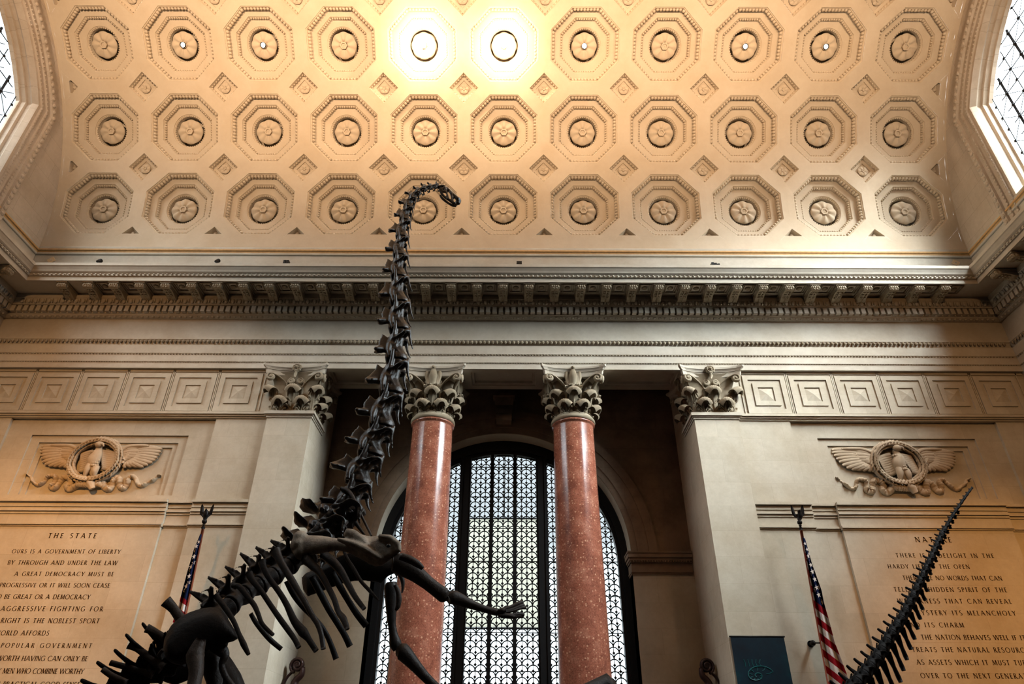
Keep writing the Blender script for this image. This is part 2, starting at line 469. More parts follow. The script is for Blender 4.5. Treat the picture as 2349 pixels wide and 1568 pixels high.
# recessed lamps in the hubs of the upper row's rosettes
ordn = {-4: 'second', -3: 'third', -1: 'fifth', 0: 'middle', 1: 'seventh', 3: 'ninth', 4: 'tenth'}
for ci, kd in LIT.items():
    al = AL0+2*ST
    t = empty('recessed_spotlight', (ci*AU, YC+(RV+.36)*cos(al), ZS+(RV+.36)*sin(al)))
    t.rotation_euler = (al, 0, 0)
    mb = MB(); prof = [(.10, .12), (.115, .12), (.115, -.02), (.10, -.02), (.10, .12)]
    mb.grid([[(r*cos(2*pi*i/20), y, r*sin(2*pi*i/20)) for i in range(20)] for r, y in prof], 0, True, False, True)
    mb.build('housing', M_bronze, t)
    mb = MB(); rr = .098 if kd == 'A' else .11
    y0 = .03 if kd == 'A' else -.03
    mb.grid([[(r*cos(2*pi*i/20), y, r*sin(2*pi*i/20)) for i in range(20)] for r, y in ((rr, y0+.02), (rr*.8, y0-.02), (.01, y0-.04))], 0, True, False, True)
    mb.build('lens', M_lensA if kd == 'A' else M_lensB, t)
    lab = {'A': 'lit recessed spotlight in the rosette of the %s coffer from the left, top full row', 'B': 'glaring recessed spotlight in the rosette of the %s coffer, top full row'}[kd] % ordn[ci]
    tag(t, lab, 'ceiling light', 'recessed spotlights in the vault')
    P = Vector(VP(ci, al, -.55))
    n = Vector((0, -cos(al), -sin(al)))
    lamp('spotlight_glare_fill', 'POINT', P, P+n, 300 if kd == 'B' else 5, (1.0, .80, .55), .1)  # point lamp added below the rosette to imitate glare around the lens

# ------------------------------------------------------------------ end walls with the arched windows
def outline(hw, r, n=24, zb=17.0):
    a0 = math.acos(min(1, hw/r)); zj = ZS+r*sin(a0); pts = [(hw, zb+(zj-zb)*k/10) for k in range(10)]
    pts += [(r*cos(a0+(pi-2*a0)*i/n), ZS+r*sin(a0+(pi-2*a0)*i/n)) for i in range(n+1)]
    pts += [(-hw, zj-(zj-zb)*(k+1)/10) for k in range(10)]; return [(YC+y, z) for y, z in pts]
for s, wn, wi in ((-1, 'wall_left', 2), (1, 'wall_right', 3)):
    X = s*HX; mb = MB()
    pin = outline(8.11, 9.71); pout = []
    for y, z in pin:
        dy, dz = y-YC, z-ZS
        if dz <= 3.2 and abs(dy) > 8: yy = RV if dz <= 0 else sqrt(RV**2-dz**2); pout.append((YC+(yy+.1)*(1 if dy > 0 else -1), z))
        else: k = (RV+.1)/hypot(dy, dz); pout.append((YC+dy*k, ZS+dz*k))
    mb.grid([[(X, y, z) for y, z in pin], [(X, y, z) for y, z in pout]], 0, False)
    mb.box(min(X+s*.04, X+s*1.2), max(X+s*.04, X+s*1.2), Y0-.4, NB+1.5, 0, 17.0)
    wall = struct(mb.build(wn, M_wallside))
    win = struct(empty('window_%d' % wi, (X, YC, 17.0))); 
    mb = MB(); loc = Vector((X, YC, 17.0))
    prof = [(8.13, 9.73, 0), (8.11, 9.71, .10), (8.07, 9.67, .13), (7.87, 9.47, .13), (7.84, 9.44, .05), (7.70, 9.31, .05), (7.68, 9.29, .08), (7.62, 9.23, .08), (7.60, 9.21, .03),
            (7.44, 9.06, .03), (7.42, 9.04, .06), (7.36, 8.98, .06), (7.34, 8.96, 0), (7.22, 8.86, 0), (7.20, 8.85, -.04), (7.14, 8.80, -.22), (7.20, 8.85, -.30), (7.20, 8.85, -.42), (7.10, 8.77, -.45), (7.10, 8.77, -.62), (7.02, 8.70, -.64), (7.02, 8.70, -.80)]
    rows = []
    for hw, r, d in prof: rows.append([(X-s*d-loc.x, y-loc.y, z-loc.z) for y, z in outline(hw, r)])
    mb.grid(rows, 0, False)
    def along(hw, r, step):
        pts = outline(hw, r, 60); acc = 0; out = []
        for (y0, z0), (y1, z1) in zip(pts, pts[1:]):
            L = hypot(y1-y0, z1-z0)
            if L < 1e-6: continue
            t = -acc
            while t < L:
                if t >= 0: out.append((y0+(y1-y0)*t/L, z0+(z1-z0)*t/L))
                t += step
            acc = L-(t-step)
        return out
    for y, z in along(7.97, 9.57, .27): mb.ball((X-s*.13-loc.x, y-loc.y, z-loc.z), (.045, .10, .10), 6, 4)
    for y, z in along(7.65, 9.26, .17): mb.ball((X-s*.08-loc.x, y-loc.y, z-loc.z), (.03, .05, .05), 5, 3)
    for y, z in along(7.39, 9.01, .15): mb.ball((X-s*.06-loc.x, y-loc.y, z-loc.z), (.03, .045, .045), 5, 3)
    mb.build('window_architrave', M_wallside, win)
    xg = s*.72
    def inside(y, z, m=.05):
        return abs(y) < 7.02-m and (z < 5.2 or hypot(y, z-1.52) < 8.70-m)
    mb = MB(); Pm = 1.25
    def bar(a, b, r):
        n = 26; seg = []
        for i in range(n+1):
            p = (a[0]+(b[0]-a[0])*i/n, a[1]+(b[1]-a[1])*i/n)
            if inside(*p): seg.append(p)
            else:
                if len(seg) > 1: mb.tube([(xg, *seg[0]), (xg, *seg[-1])], r, 4, smooth=False)
                seg = []
        if len(seg) > 1: mb.tube([(xg, *seg[0]), (xg, *seg[-1])], r, 4, smooth=False)
    for k in range(-6, 7):
        bar((k*Pm, 0), (k*Pm, 10.3), .055)
        bar((k*Pm+Pm/2, 0), (k*Pm+Pm/2, 10.3), .02)
    for k in range(0, 17): bar((-7.1, k*Pm/2), (7.1, k*Pm/2), .022)
    for k in range(-14, 15):
        bar((k*Pm, 0), (k*Pm+10.3, 10.3), .014); bar((k*Pm, 0), (k*Pm-10.3, 10.3), .014)
    for i in range(-12, 13):
        for j in range(17):
            y, z = i*Pm/2, j*Pm/2
            if inside(y, z): mb.ball((xg-s*.03, y, z), (.05, .075, .075), 4, 2)
    mb.build('lattice', M_bronze, win)
    mb = MB(); n = 24
    pts = [(y-YC, z-17.0) for y, z in outline(7.05, 8.73)]
    mb.add([(s*.84, y, z) for y, z in pts], [tuple(range(len(pts)))])
    mb.build('pane', M_glass, win)

# camera-side wall with the opening the photographer stands in
mb = MB()
for x0, x1 in ((-HX-.1, -6.4), (6.4, HX+.1)): mb.box(x0, x1, Y0-.8, Y0, 0, 18.6)
mb.box(-6.4, 6.4, Y0-.8, Y0, SOF, 18.6)
mb.box(-6.6, -6.4, -4.4, Y0-.8, 0, SOF); mb.box(6.4, 6.6, -4.4, Y0-.8, 0, SOF)
mb.box(-6.6, 6.6, -4.6, -4.4, 0, SOF+.2); mb.box(-6.6, 6.6, -4.4, Y0-.8, SOF, SOF+.2)
struct(mb.build('wall_front', M_niche))

# ------------------------------------------------------------------ back wall
FE, FI, FZ0, FZ1 = 2.635, 2.635, 8.93, 11.0       # eagle frame half width and heights
for s in (-1, 1):
    mb = MB()
    bc = CX+s*13.17                                 # centre of the bay
    def bx(d0, d1, y0, y1, z0, z1): mb.box(bc+d0, bc+d1, y0, y1, z0, z1)
    xin = CX+s*7.945; e0, e1 = sorted((xin, s*(HX+.05)))
    mb.box(e0, e1, 20.75, 21.4, 11.75, SOF+.6)      # behind the square panels
    # field (20.85) around the eagle frame
    fx0, fx1 = bc-FE, bc+FE
    mb.box(e0, fx0, 20.85, 21.4, 0, 11.75); mb.box(fx1, e1, 20.85, 21.4, 0, 11.75)
    mb.box(fx0, fx1, 20.85, 21.4, FZ1, 11.75); mb.box(fx0, fx1, 20.85, 21.4, 0, FZ0)
    for (a0, y0), (a1, y1) in (((0, 20.85), (.30, 20.91)), ((.30, 20.91), (.48, 20.96))):
        za, zb = FZ1-a0*.82, FZ1-a1*.82
        mb.box(fx0+a0, fx1-a0, y1, y1+.3, zb, za)                       # top rail of the next step
        mb.box(fx0+a0, fx0+a1, y1, y1+.3, FZ0, zb); mb.box(fx1-a1, fx1-a0, y1, y1+.3, FZ0, zb)
    mb.box(fx0, fx1, 21.01, 21.4, FZ0, FZ1)
    # strips
    bx(3.47, 5.3, 20.74, 20.9, 0, 11.6) if s > 0 else bx(-5.2, -3.47, 20.74, 20.9, 0, 11.6)
    a, b = sorted((CX+s*7.945, CX+s*9.70)); mb.box(a, b, 20.74, 20.9, 0, 11.6)
    # inscription field
    mb.box(bc-2.62, bc+2.62, 20.74, 20.9, 0, 7.95)
    struct(mb.build('wall_back_left' if s < 0 else 'wall_back_right', M_wall))

# niche behind the columns
hwn = 6.46
for s in (-1, 1):
    mb = MB(); a, b = sorted((CX+s*(hwn+.6), CX+s*hwn)); mb.box(a, b, 22.07, NB+.8, 0, SOF+1); struct(mb.build('wall_niche_left' if s < 0 else 'wall_niche_right', M_wall))
mb = MB()
AR, ASP, GY = 4.40, 7.88, 24.28
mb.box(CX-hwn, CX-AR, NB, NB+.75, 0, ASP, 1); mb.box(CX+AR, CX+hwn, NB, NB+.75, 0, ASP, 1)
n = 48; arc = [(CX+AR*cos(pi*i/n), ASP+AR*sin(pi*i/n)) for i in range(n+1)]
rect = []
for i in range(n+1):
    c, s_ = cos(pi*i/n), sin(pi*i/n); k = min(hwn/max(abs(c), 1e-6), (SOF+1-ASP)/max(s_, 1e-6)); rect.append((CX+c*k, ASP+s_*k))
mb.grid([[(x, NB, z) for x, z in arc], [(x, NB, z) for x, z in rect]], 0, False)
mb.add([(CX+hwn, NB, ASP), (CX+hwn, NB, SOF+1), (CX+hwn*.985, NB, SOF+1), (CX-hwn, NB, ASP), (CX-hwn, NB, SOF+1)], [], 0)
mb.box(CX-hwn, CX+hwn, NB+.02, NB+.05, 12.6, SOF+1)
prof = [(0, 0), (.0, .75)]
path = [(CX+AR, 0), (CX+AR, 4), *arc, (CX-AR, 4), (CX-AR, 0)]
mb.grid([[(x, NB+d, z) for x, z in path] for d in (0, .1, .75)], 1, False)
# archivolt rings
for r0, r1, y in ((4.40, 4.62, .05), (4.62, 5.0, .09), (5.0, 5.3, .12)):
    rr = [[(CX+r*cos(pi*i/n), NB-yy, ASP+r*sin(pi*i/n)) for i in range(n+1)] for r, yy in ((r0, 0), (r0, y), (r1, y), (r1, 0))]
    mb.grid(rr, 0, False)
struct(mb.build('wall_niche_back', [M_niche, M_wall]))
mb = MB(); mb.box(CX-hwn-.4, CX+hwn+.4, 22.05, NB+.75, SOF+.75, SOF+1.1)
struct(mb.build('ceiling_niche', M_nicheshade))
mb = MB()
for s in (-1, 1):
    for z0, z1, pr in ((7.14, 7.2, .04), (7.2, 7.26, .07), (7.26, 7.52, .05), (7.52, 7.58, .10), (7.58, 7.68, .14), (7.68, 7.82, .19), (7.82, 7.88, .22)):
        a, b = sorted((CX+s*(AR-pr*.7), CX+s*(hwn-.02))); mb.box(a, b, NB-pr, NB+.6, z0, z1)
    for k in range(22): mb.ball((CX+s*(AR+.05+k*.09), NB-.12, 7.55), (.03, .03, .04), 5, 3)
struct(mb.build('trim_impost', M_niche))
t = empty('keystone_bracket', (CX, NB-.125, 12.3))
mb = MB(); P = [(-.0, .30), (-.30, .36), (-.42, .55), (-.36, .8), (-.25, 1.0), (-.30, 1.3), (0, 1.3)]
mb.add([(-.26-.1*(z/1.3), y, z) for y, z in P]+[(.26+.1*(z/1.3), y, z) for y, z in P], [tuple(range(7)), tuple(range(13, 6, -1))]+[(i, i+7, (i+1) % 7+7, (i+1) % 7) for i in range(7)])
mb.box(-.42, .42, -.46, 0, 1.3, 1.42)
mb.build('scroll_block', M_niche, t)
mb = MB(); mb.tube([(-.3, -.36, .45), (.3, -.36, .45)], .13, 12); mb.build('volute_roll', M_niche, t)
tag(t, 'dark carved keystone bracket above the centre of the big arched window', 'bracket')

# ------------------------------------------------------------------ big arched window
win = struct(empty('window_1', (CX, GY, 0)))
GR, GSP, W = 4.06, 7.72, .365
bays = [(-4.06, -1.62), (-1.22, 1.22), (1.62, 4.06)]
panels = [(b0+k*.855, b0+k*.855+.73) for b0, b1 in bays for k in range(3)]
def gin(x, z, m=0): return abs(x) < GR-m and (z < GSP or hypot(x, z-GSP) < GR-m)
mb = MB(); n = 48
def arcring(r0, r1, y0, y1):
    rows = []
    for r, y in ((r0, y1), (r0, y0), (r1, y0), (r1, y1)):
        rows.append([(r, y, 0), (r, y, 4)]+[(r*cos(pi*i/n), y, GSP+r*sin(pi*i/n)) for i in range(n+1)]+[(-r, y, 4), (-r, y, 0)])
    mb.grid(rows, 0, False)
arcring(GR, AR+.25, -.12, .15); arcring(GR+.12, AR+.2, -.22, -.1)
for x0, x1, y0, y1 in ((-1.62, -1.22, -.22, .12), (1.22, 1.62, -.22, .12)):
    zt = GSP+sqrt(GR**2-1.2**2)+.02; mb.box(x0, x1, y0, y1, 0, zt)
    for xa in (x0+.05, x1-.11): mb.box(xa, xa+.06, y0-.04, y0, 0, zt-.1)
for (a, b), (c, d) in zip(panels, panels[1:]):
    if c-b < .2:
        xm = max(abs(b), abs(c)); zt = GSP+sqrt(max(GR**2-min(abs(b), abs(c))**2, 0)); mb.box(b, c, -.1, .08, 0, zt)
mb.box(-4.3, 4.3, -.2, .12, 0, 1.0)
mb.build('window_frame', M_frame, win)
H = W/2
rng = list(range(0, 60))
for (x0, x1) in panels:
    mb = MB(); zmin = 2.6
    for j in range(120):
        z = 1.0+j*H
        if z < zmin: continue
        if z > 12: break
        offs = [x0+W/2, x0+1.5*W] if j % 2 == 0 else [x0, x0+W, x0+2*W]
        for xc in offs:
            pts = []
            for i in range(9):
                a = pi*i/8; x = xc+W/2*cos(a); zz = z+W/2*sin(a)
                if x0-.001 <= x <= x1+.001 and gin(x, zz, .0): pts.append((x, 0, zz))
            if len(pts) >= 2: mb.tube(pts, (.017, .02), 4, caps=False, smooth=False, side=(0, 1, 0))
            if x0-.01 < xc < x1+.01 and gin(xc, z, .03):
                r = .055; mb.add([(xc-r, -.02, z), (xc, -.02, z-r*1.1), (xc+r, -.02, z), (xc, -.02, z+r*1.1), (xc, .03, z)], [(0, 1, 2, 3), (0, 4, 1), (1, 4, 2), (2, 4, 3), (3, 4, 0)])
    for k in range(5):
        x = x0+k*W/2
        zt = GSP+sqrt(max(GR**2-x*x, 0))
        if k in (1, 2, 3): mb.box(x-.011, x+.011, -.015, .015, zmin, zt)
    for k in range(9):
        z = 3.1+k*1.17
        if gin((x0+x1)/2, z, .1): mb.box(x0, x1, -.012, .02, z-.012, z+.012)
    mb.build('scale_grille', M_frame, win)
mb = MB()
pts = [(-GR, 0), (GR, 0)]+[(GR*cos(pi*i/n), GSP+GR*sin(pi*i/n)) for i in range(n+1)]
mb.add([(x, .06, z) for x, z in pts], [tuple(range(len(pts)))])
mb.build('pane', M_glass, win)
# what stands outside the window: a hung banner and the porch's stone beyond
M_ext = plain('pale_outside_stone', (205, 205, 203), .9)
def cloth():
    t = NT('cream_banner_cloth'); t.t.nodes.remove(t.b); a = t.n('ShaderNodeBsdfTranslucent'); b_ = t.n('ShaderNodeBsdfDiffuse')
    a.inputs[0].default_value = (.93, .90, .80, 1); b_.inputs[0].default_value = (.7, .68, .6, 1); mx = t.n('ShaderNodeMixShader'); mx.inputs[0].default_value = .15
    out = [x for x in t.t.nodes if x.type == 'OUTPUT_MATERIAL'][0]
    t.l(a.outputs[0], mx.inputs[1]); t.l(b_.outputs[0], mx.inputs[2]); t.l(mx.outputs[0], out.inputs[0]); return t.m
M_extb = cloth()
M_extl = plain('faint_blue_print', (160, 176, 190), .9)
t = empty('hanging_banner', (CX, 27.6, 0))
zb0, zb1 = at(1154, 1440, 27.6).z, at(1154, 1188, 27.6).z
mb = MB(); mb.box(-1.75, 1.75, 0, .03, zb0, zb1); mb.build('cloth', M_extb, t)
for zz in (zb1, zb0):
    mb = MB(); mb.tube([(-1.85, .02, zz), (1.85, .02, zz)], .04, 8); mb.build('batten', M_black, t)
mb = MB(); mb.box(-.02, .02, 0, .04, zb1, 14.22); mb.build('hanger', M_black, t)
tag(t, 'pale banner hung outside behind the middle of the arched window', 'banner')
mb = MB(); mb.box(-2.5, 2.5, 27.4, 27.8, 14.2, 14.45); mb.box(-2.5, -2.2, 24.1, 27.4, 14.2, 14.45); mb.box(2.2, 2.5, 24.1, 27.4, 14.2, 14.45); struct(mb.build('trim_outside_beam', M_ext))

# ------------------------------------------------------------------ entablature and cornice
def loop(p): return [(-HX+p, Y0+p), (-HX+p, YW-p), (HX-p, YW-p), (HX-p, Y0+p)]
def sweep(mb, prof, m=0):
    for (p0, z0), (p1, z1) in zip(prof, prof[1:]):
        A, B = loop(p0), loop(p1)
        for i in range(4):
            j = (i+1) % 4
            mb.quad((*A[i], z0), (*A[j], z0), (*B[j], z1), (*B[i], z1), m)
cornice = struct(empty('trim_1', (0, YW, 15.53)))
off = Vector((0, -YW, -15.53))
class MBo(MB):
    def build(s, name, mats, parent=None, loc=None):
        if parent is not None: s.v = [(x-parent.location.x, y-parent.location.y, z-parent.location.z) for x, y, z in s.v]
        return MB.build(s, name, mats, parent, loc)
mb = MBo()
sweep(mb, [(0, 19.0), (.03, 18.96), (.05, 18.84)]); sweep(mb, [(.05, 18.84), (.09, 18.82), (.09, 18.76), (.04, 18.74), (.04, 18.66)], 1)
sweep(mb, [(.04, 18.66), (.07, 18.64), (.07, 18.57), (.05, 18.55), (.02, 18.545), (.02, 17.2), (1.54, 16.95), (1.54, 16.83), (1.51, 16.80), (1.46, 16.70), (1.44, 16.64), (1.40, 16.60), (1.37, 16.585), (1.37, 16.50), (1.32, 16.495), (1.32, 16.31), (1.27, 16.31), (1.27, 16.34), (.5, 16.34), (.5, 16.15), (.48, 16.13), (.43, 16.0), (.39, 15.94), (.39, 15.91), (.23, 15.91), (.23, 15.64), (.20, 15.63), (.18, 15.60), (.08, 15.55), (.05, 15.535), (-.02, 15.53)])
mb.build('cornice_moulding', [M_stone, M_glowfillet], cornice)
def backrun(step, phase, p, z, fn, sides=8.0):
    """call fn(x, y, rot) along the back wall and the near parts of the end walls"""
    k0 = int((-HX+p+.1-phase)/step)
    k = k0
    while phase+k*step < HX-p-.1:
        if phase+k*step > -HX+p+.1: fn(phase+k*step, YW-p, 0)
        k += 1
    for s in (-1, 1):
        y = YW-p-step*.9
        while y > YW-sides: fn(s*(HX-p), y, s); y -= step
def bxr(mb, x, y, rot, w, d0, d1, z0, z1):
    """box w wide, from depth d0 to d1 in front of the run line"""
    if rot == 0: mb.box(x-w/2, x+w/2, y-d1, y-d0, z0, z1)
    else: a, b = sorted((x-rot*d0, x-rot*d1)); mb.box(a, b, y-w/2, y+w/2, z0, z1)
mb = MBo(); backrun(.2321, at(1207.4, 710, 20.25).x, .23, 0, lambda x, y, r: bxr(mb, x, y, r, .155, -.02, .14, 15.655, 15.895)); mb.build('dentil_band', M_stone, cornice)
mb = MBo(); backrun(.25, at(1207.4, 693, 20.2).x, .45, 0, lambda x, y, r: (mb.ball((x, y, 16.04), (.075 if r == 0 else .06, .06 if r == 0 else .075, .10), 7, 5), bxr(mb, x+(.125 if r == 0 else 0), y-(0 if r == 0 else .125), r, .03, -.02, .05, 15.96, 16.12))); mb.build('egg_and_dart_band', M_stone, cornice)
mb = MBo(); backrun(.16, 0, 1.385, 0, lambda x, y, r: mb.ball((x, y, 16.54), (.05, .05, .035), 5, 3)); 
backrun(.2, 0, .12, 0, lambda x, y, r: mb.ball((x, y, 15.58), (.07, .06, .05), 5, 3)); mb.build('bead_and_leaf_band', M_stone, cornice)
# modillions
P = [(-.02, 16.31), (.76, 16.31), (.76, 16.262), (.71, 16.262), (.74, 16.22), (.735, 16.16), (.69, 16.115), (.62, 16.10), (.54, 16.125), (.40, 16.13), (.26, 16.10), (.12, 16.05), (-.02, 16.04)]
mb = MB(); hw = .155
nP = len(P)
vs = [(-hw, -p, z-16.31) for p, z in P]+[(hw, -p, z-16.31) for p, z in P]
mb.add(vs, [tuple(range(nP)), tuple(range(2*nP-1, nP-1, -1))]+[(i, i+nP, (i+1) % nP+nP, (i+1) % nP) for i in range(nP)])
mb.box(-.19, .19, -.775, 0, -.045, -.002)
for x in (-.105, -.035, .035, .105): mb.ball((x, -.735, -.10), (.036, .035, .05), 8, 5)
for x in (-.05, .05): mb.ball((x, -.70, -.175), (.045, .04, .03), 8, 5)
for sx in (-1, 1):
    mb.tube([(sx*hw, -.66, -.12), (sx*(hw+.015), -.66, -.12)], .07, 10)
    for k in range(3): mb.ball((sx*.06, -.5+k*.13, -.195-.012*k), (.05, .06, .03), 6, 4)
mb.tube([(0, -.58, -.2), (0, -.3, -.205), (0, -.02, -.27)], .022, 6)
mod_me = mb.mesh('modillion', M_carve)
ph = at(1273, 655, 19.4).x; stp = .9315
k = int((-HX+1.9-ph)/stp)
while ph+k*stp < HX-1.6:
    o = bpy.data.objects.new('modillion', mod_me); col.objects.link(o); o.parent = cornice; o.location = Vector((ph+k*stp, YW-.5, 16.31))-cornice.location; k += 1
for s in (-1, 1):
    for k in range(6):
        o = bpy.data.objects.new('modillion', mod_me); col.objects.link(o); o.parent = cornice
        o.location = Vector((s*(HX-.5), YW-2.0-k*stp, 16.31))-cornice.location; o.rotation_euler = (0, 0, -s*pi/2)
mb = MBo()
x = ph+stp/2-18*stp
while x < HX-1.4:
    if x > -HX+1.4:
        for hw_, z in ((.24, 16.325), (.17, 16.338)): 
            mb.box(x-hw_, x+hw_, YW-1.2, YW-1.17, z-.03, z); mb.box(x-hw_, x+hw_, YW-.75, YW-.72, z-.03, z)
            mb.box(x-hw_, x-hw_+.03, YW-1.2, YW-.72, z-.03, z); mb.box(x+hw_-.03, x+hw_, YW-1.2, YW-.72, z-.03, z)
        mb.ball((x, YW-.96, 16.33), (.11, .11, .05), 8, 4)
    x += stp
mb.build('soffit_coffer_band', M_carve, cornice)

ent = struct(empty('trim_2', (0, YW, SOF)))
mb = MBo()
sweep(mb, [(0, 15.54), (0, 14.655), (.02, 14.65), (.13, 14.63), (.13, 14.595), (.10, 14.57), (.05, 14.45), (.04, 14.42), (.06, 14.40), (.06, 14.06), (.045, 14.045), (.03, 14.0), (.03, 13.735), (.02, 13.725), (0, 13.70), (0, SOF)])
mb.box(CX-7.93, CX+7.93, YW+.005, 22.1, SOF+.32, SOF+1.0)
def soff(x0, x1):
    y0, y1, z = YW, 22.1, SOF
    r = [[(x0+a, y0+a, z+d), (x1-a, y0+a, z+d), (x1-a, y1-a, z+d), (x0+a, y1-a, z+d)] for a, d in ((0, 0), (.26, 0), (.28, .05), (.36, .05), (.38, .14), (.6, .14))]
    mb.grid(r, 0, False, False, True); mb.quad(*[(x, y, z+.14) for x, y, _ in r[-1]])
xs = [CX-6.46, CX-2.42-1.0, CX-2.42+1.0, CX+2.42-1.0, CX+2.42+1.0, CX+6.46]
soff(xs[0], xs[1]); soff(xs[2], xs[3]); soff(xs[4], xs[5])
for a, b in ((CX-7.93, xs[0]), (xs[1], xs[2]), (xs[3], xs[4]), (xs[5], CX+7.93)): mb.quad((a, YW, SOF), (b, YW, SOF), (b, 22.1, SOF), (a, 22.1, SOF))
mb.quad((CX-7.93, 22.1, SOF), (CX+7.93, 22.1, SOF), (CX+7.93, 22.1, SOF+.4), (CX-7.93, 22.1, SOF+.4))
for s in (-1, 1): a, b = sorted((CX+s*7.93, s*HX)); mb.box(a, b, YW+.01, 20.9, SOF, SOF+.05)
mb.build('architrave', M_stone, ent)
mb = MBo(); backrun(.15, 0, .11, 0, lambda x, y, r: mb.ball((x, y, 14.52), (.055, .05, .07), 5, 4))
backrun(.11, 0, .045, 0, lambda x, y, r: mb.ball((x, y, 14.03), (.04, .035, .03), 5, 3))
backrun(.09, 0, .018, 0, lambda x, y, r: mb.ball((x, y, 13.715), (.03, .025, .02), 4, 3)); mb.build('bead_band', M_carve, ent)

# square panels beside the capitals, moulding below them, string course
mb = MB()
def sqr(a, y): return [(-a, y, -a), (a, y, -a), (a, y, a), (-a, y, a)]
mb.grid([sqr(.735, .02), sqr(.735, -.04), sqr(.565, -.04), sqr(.565, 0), sqr(.43, 0), sqr(.43, -.035), sqr(.265, -.035), sqr(.265, .0), sqr(.24, 0), sqr(.01, -.05)], 0, False, False, True)
sqp = mb.mesh('square_panel', M_wall)
for s, nm in ((-1, 'trim_3'), (1, 'trim_4')):
    x0 = (-9.09, 9.20)[s > 0]; tr = struct(empty(nm, (x0, 20.75, 12.585)))
    mb = MBo()
    for k in range(6):
        xc = x0+s*k*1.6155
        if abs(xc) < HX-.5:
            o = bpy.data.objects.new('square_panel', sqp); col.objects.link(o); o.parent = tr; o.location = (xc-x0, -.006, 0)
        for dx in (-.835, .835): 
            if abs(xc+dx) < HX-.1: mb.box(xc+dx-.018, xc+dx+.018, 20.72, 20.76, 11.83, SOF-.02)
    a, b = sorted((CX+s*7.95, s*HX))
    for z0, z1, y in ((11.58, 11.64, 20.70), (11.64, 11.70, 20.65), (11.70, 11.76, 20.60), (11.76, 11.83, 20.68), (13.38, SOF, 20.72)): mb.box(a, b, y, 20.9, z0, z1)
    mb.build('panel_rail', M_wall, tr)
for s, nm in ((-1, 'trim_5'), (1, 'trim_6')):
    mb = MB(); bc = CX+s*13.17
    spans = [(CX+s*7.95, CX+s*9.70, 20.74), (CX+s*9.70, bc-s*2.62, 20.85), (bc-s*2.62, bc+s*2.62, 20.74), (bc+s*2.62, bc+s*3.47, 20.85), (bc+s*3.47, s*HX, 20.74)]
    for xa, xb, y in spans:
        a, b = sorted((xa, xb)); wide = .03 if y < 20.8 else 0
        for z0, z1, pr in ((7.885, 7.93, .03), (7.93, 7.99, .07), (7.99, 8.27, .02), (8.27, 8.31, .05), (8.31, 8.35, .04), (8.35, 8.41, .09), (8.41, 8.49, .04), (8.49, 8.53, .07), (8.53, 8.64, .05), (8.64, 8.73, .13)):
            mb.box(a-wide, b+wide, y-pr, y+.1, z0, z1)
    struct(mb.build(nm, M_wall))
# ------------------------------------------------------------------ capitals, columns, pilasters
def leaf_mesh(H, wmax, name, rc=.125):
    """acanthus leaf: grooved stalk against the bell, then a broad hood rolled over forwards"""
    nu = 16; prof = []
    zs = H-rc
    for i in range(12):
        t = i/11; prof.append((.03+.09*t*t, zs*t, 0, t))
    for i in range(1, 13):
        a = radians(200)*i/12; prof.append((.12+rc*1.25*(1-cos(a)), zs+rc*sin(a), i/12, 1))
    rows = []
    for out, z, hood, t in prof:
        if hood == 0: wv = wmax*(.52+.30*t**1.5)*(1+.12*sin(t*3*2*pi))
        else: wv = wmax*(.90+.12*sin(min(hood*1.6, 1)*pi/2))*(1-.45*max(0, (hood-.7)/.3)**2)
        row = []
        for j in range(nu+1):
            x = j/nu*2-1; e = abs(x)
            if hood == 0:
                vein = .022*cos(x*6*pi)*(.4+.6*t)+.04*max(0, 1-e*5)
                row.append((x*wv/2, out+vein-.10*e**2, z+.03*e*(1-t)))
            else:
                rib = .012*cos(x*9*pi)
                row.append((x*wv/2, out+rib-.10*e**2.5*(1 if hood < .5 else 1.3), z-.13*e**2.4-.012*(1-cos(x*9*pi))*hood))
        rows.append(row)
    mb = MB(); mb.grid(rows, 0, True)
    for sx in (-1, 1):
        for k in range(2):
            zz = zs*(.30+.36*k); mb.ball((sx*wmax*(.31+.05*k), .05+.03*k, zz), (.055, .05, .05), 7, 5)
            mb.tube([(sx*wmax*.10, .06, zz-.14), (sx*wmax*.2, .08, zz-.06), (sx*wmax*(.29+.05*k), .07, zz)], [.02, .022, .028], 5)
    return mb.mesh(name, M_carve)
leaf_lo = leaf_mesh(.47, .52, 'acanthus_leaf'); leaf_hi = leaf_mesh(.93, .54, 'acanthus_leaf', .14)
def vol_mesh(s):
    pts = [(s*.20, .66, .86), (s*.27, .68, 1.0), (s*.42, .74, 1.17), (s*.62, .86, 1.30), (s*.78, .955, 1.355)]
    c = (s*.82, .985, 1.215); r0 = .145
    for k in range(1, 28):
        a = pi/2-.15-k*.40; r = r0*(1-k/31); pts.append((c[0]+s*r*cos(a), c[1]+.12*r*cos(a), c[2]+r*sin(a)))
    mb = MB(); n = len(pts)
    mb.tube(pts, [(.028+.012*min(1, i/5)*(1-i/n), .075*(1-.4*i/n)) for i in range(n)], 6, side=None)
    mb.ball((c[0], c[1]+.03, c[2]), .045, 8, 5)
    return mb.mesh('volute', M_carve)
vol_me = {s: vol_mesh(s) for s in (-1, 1)}
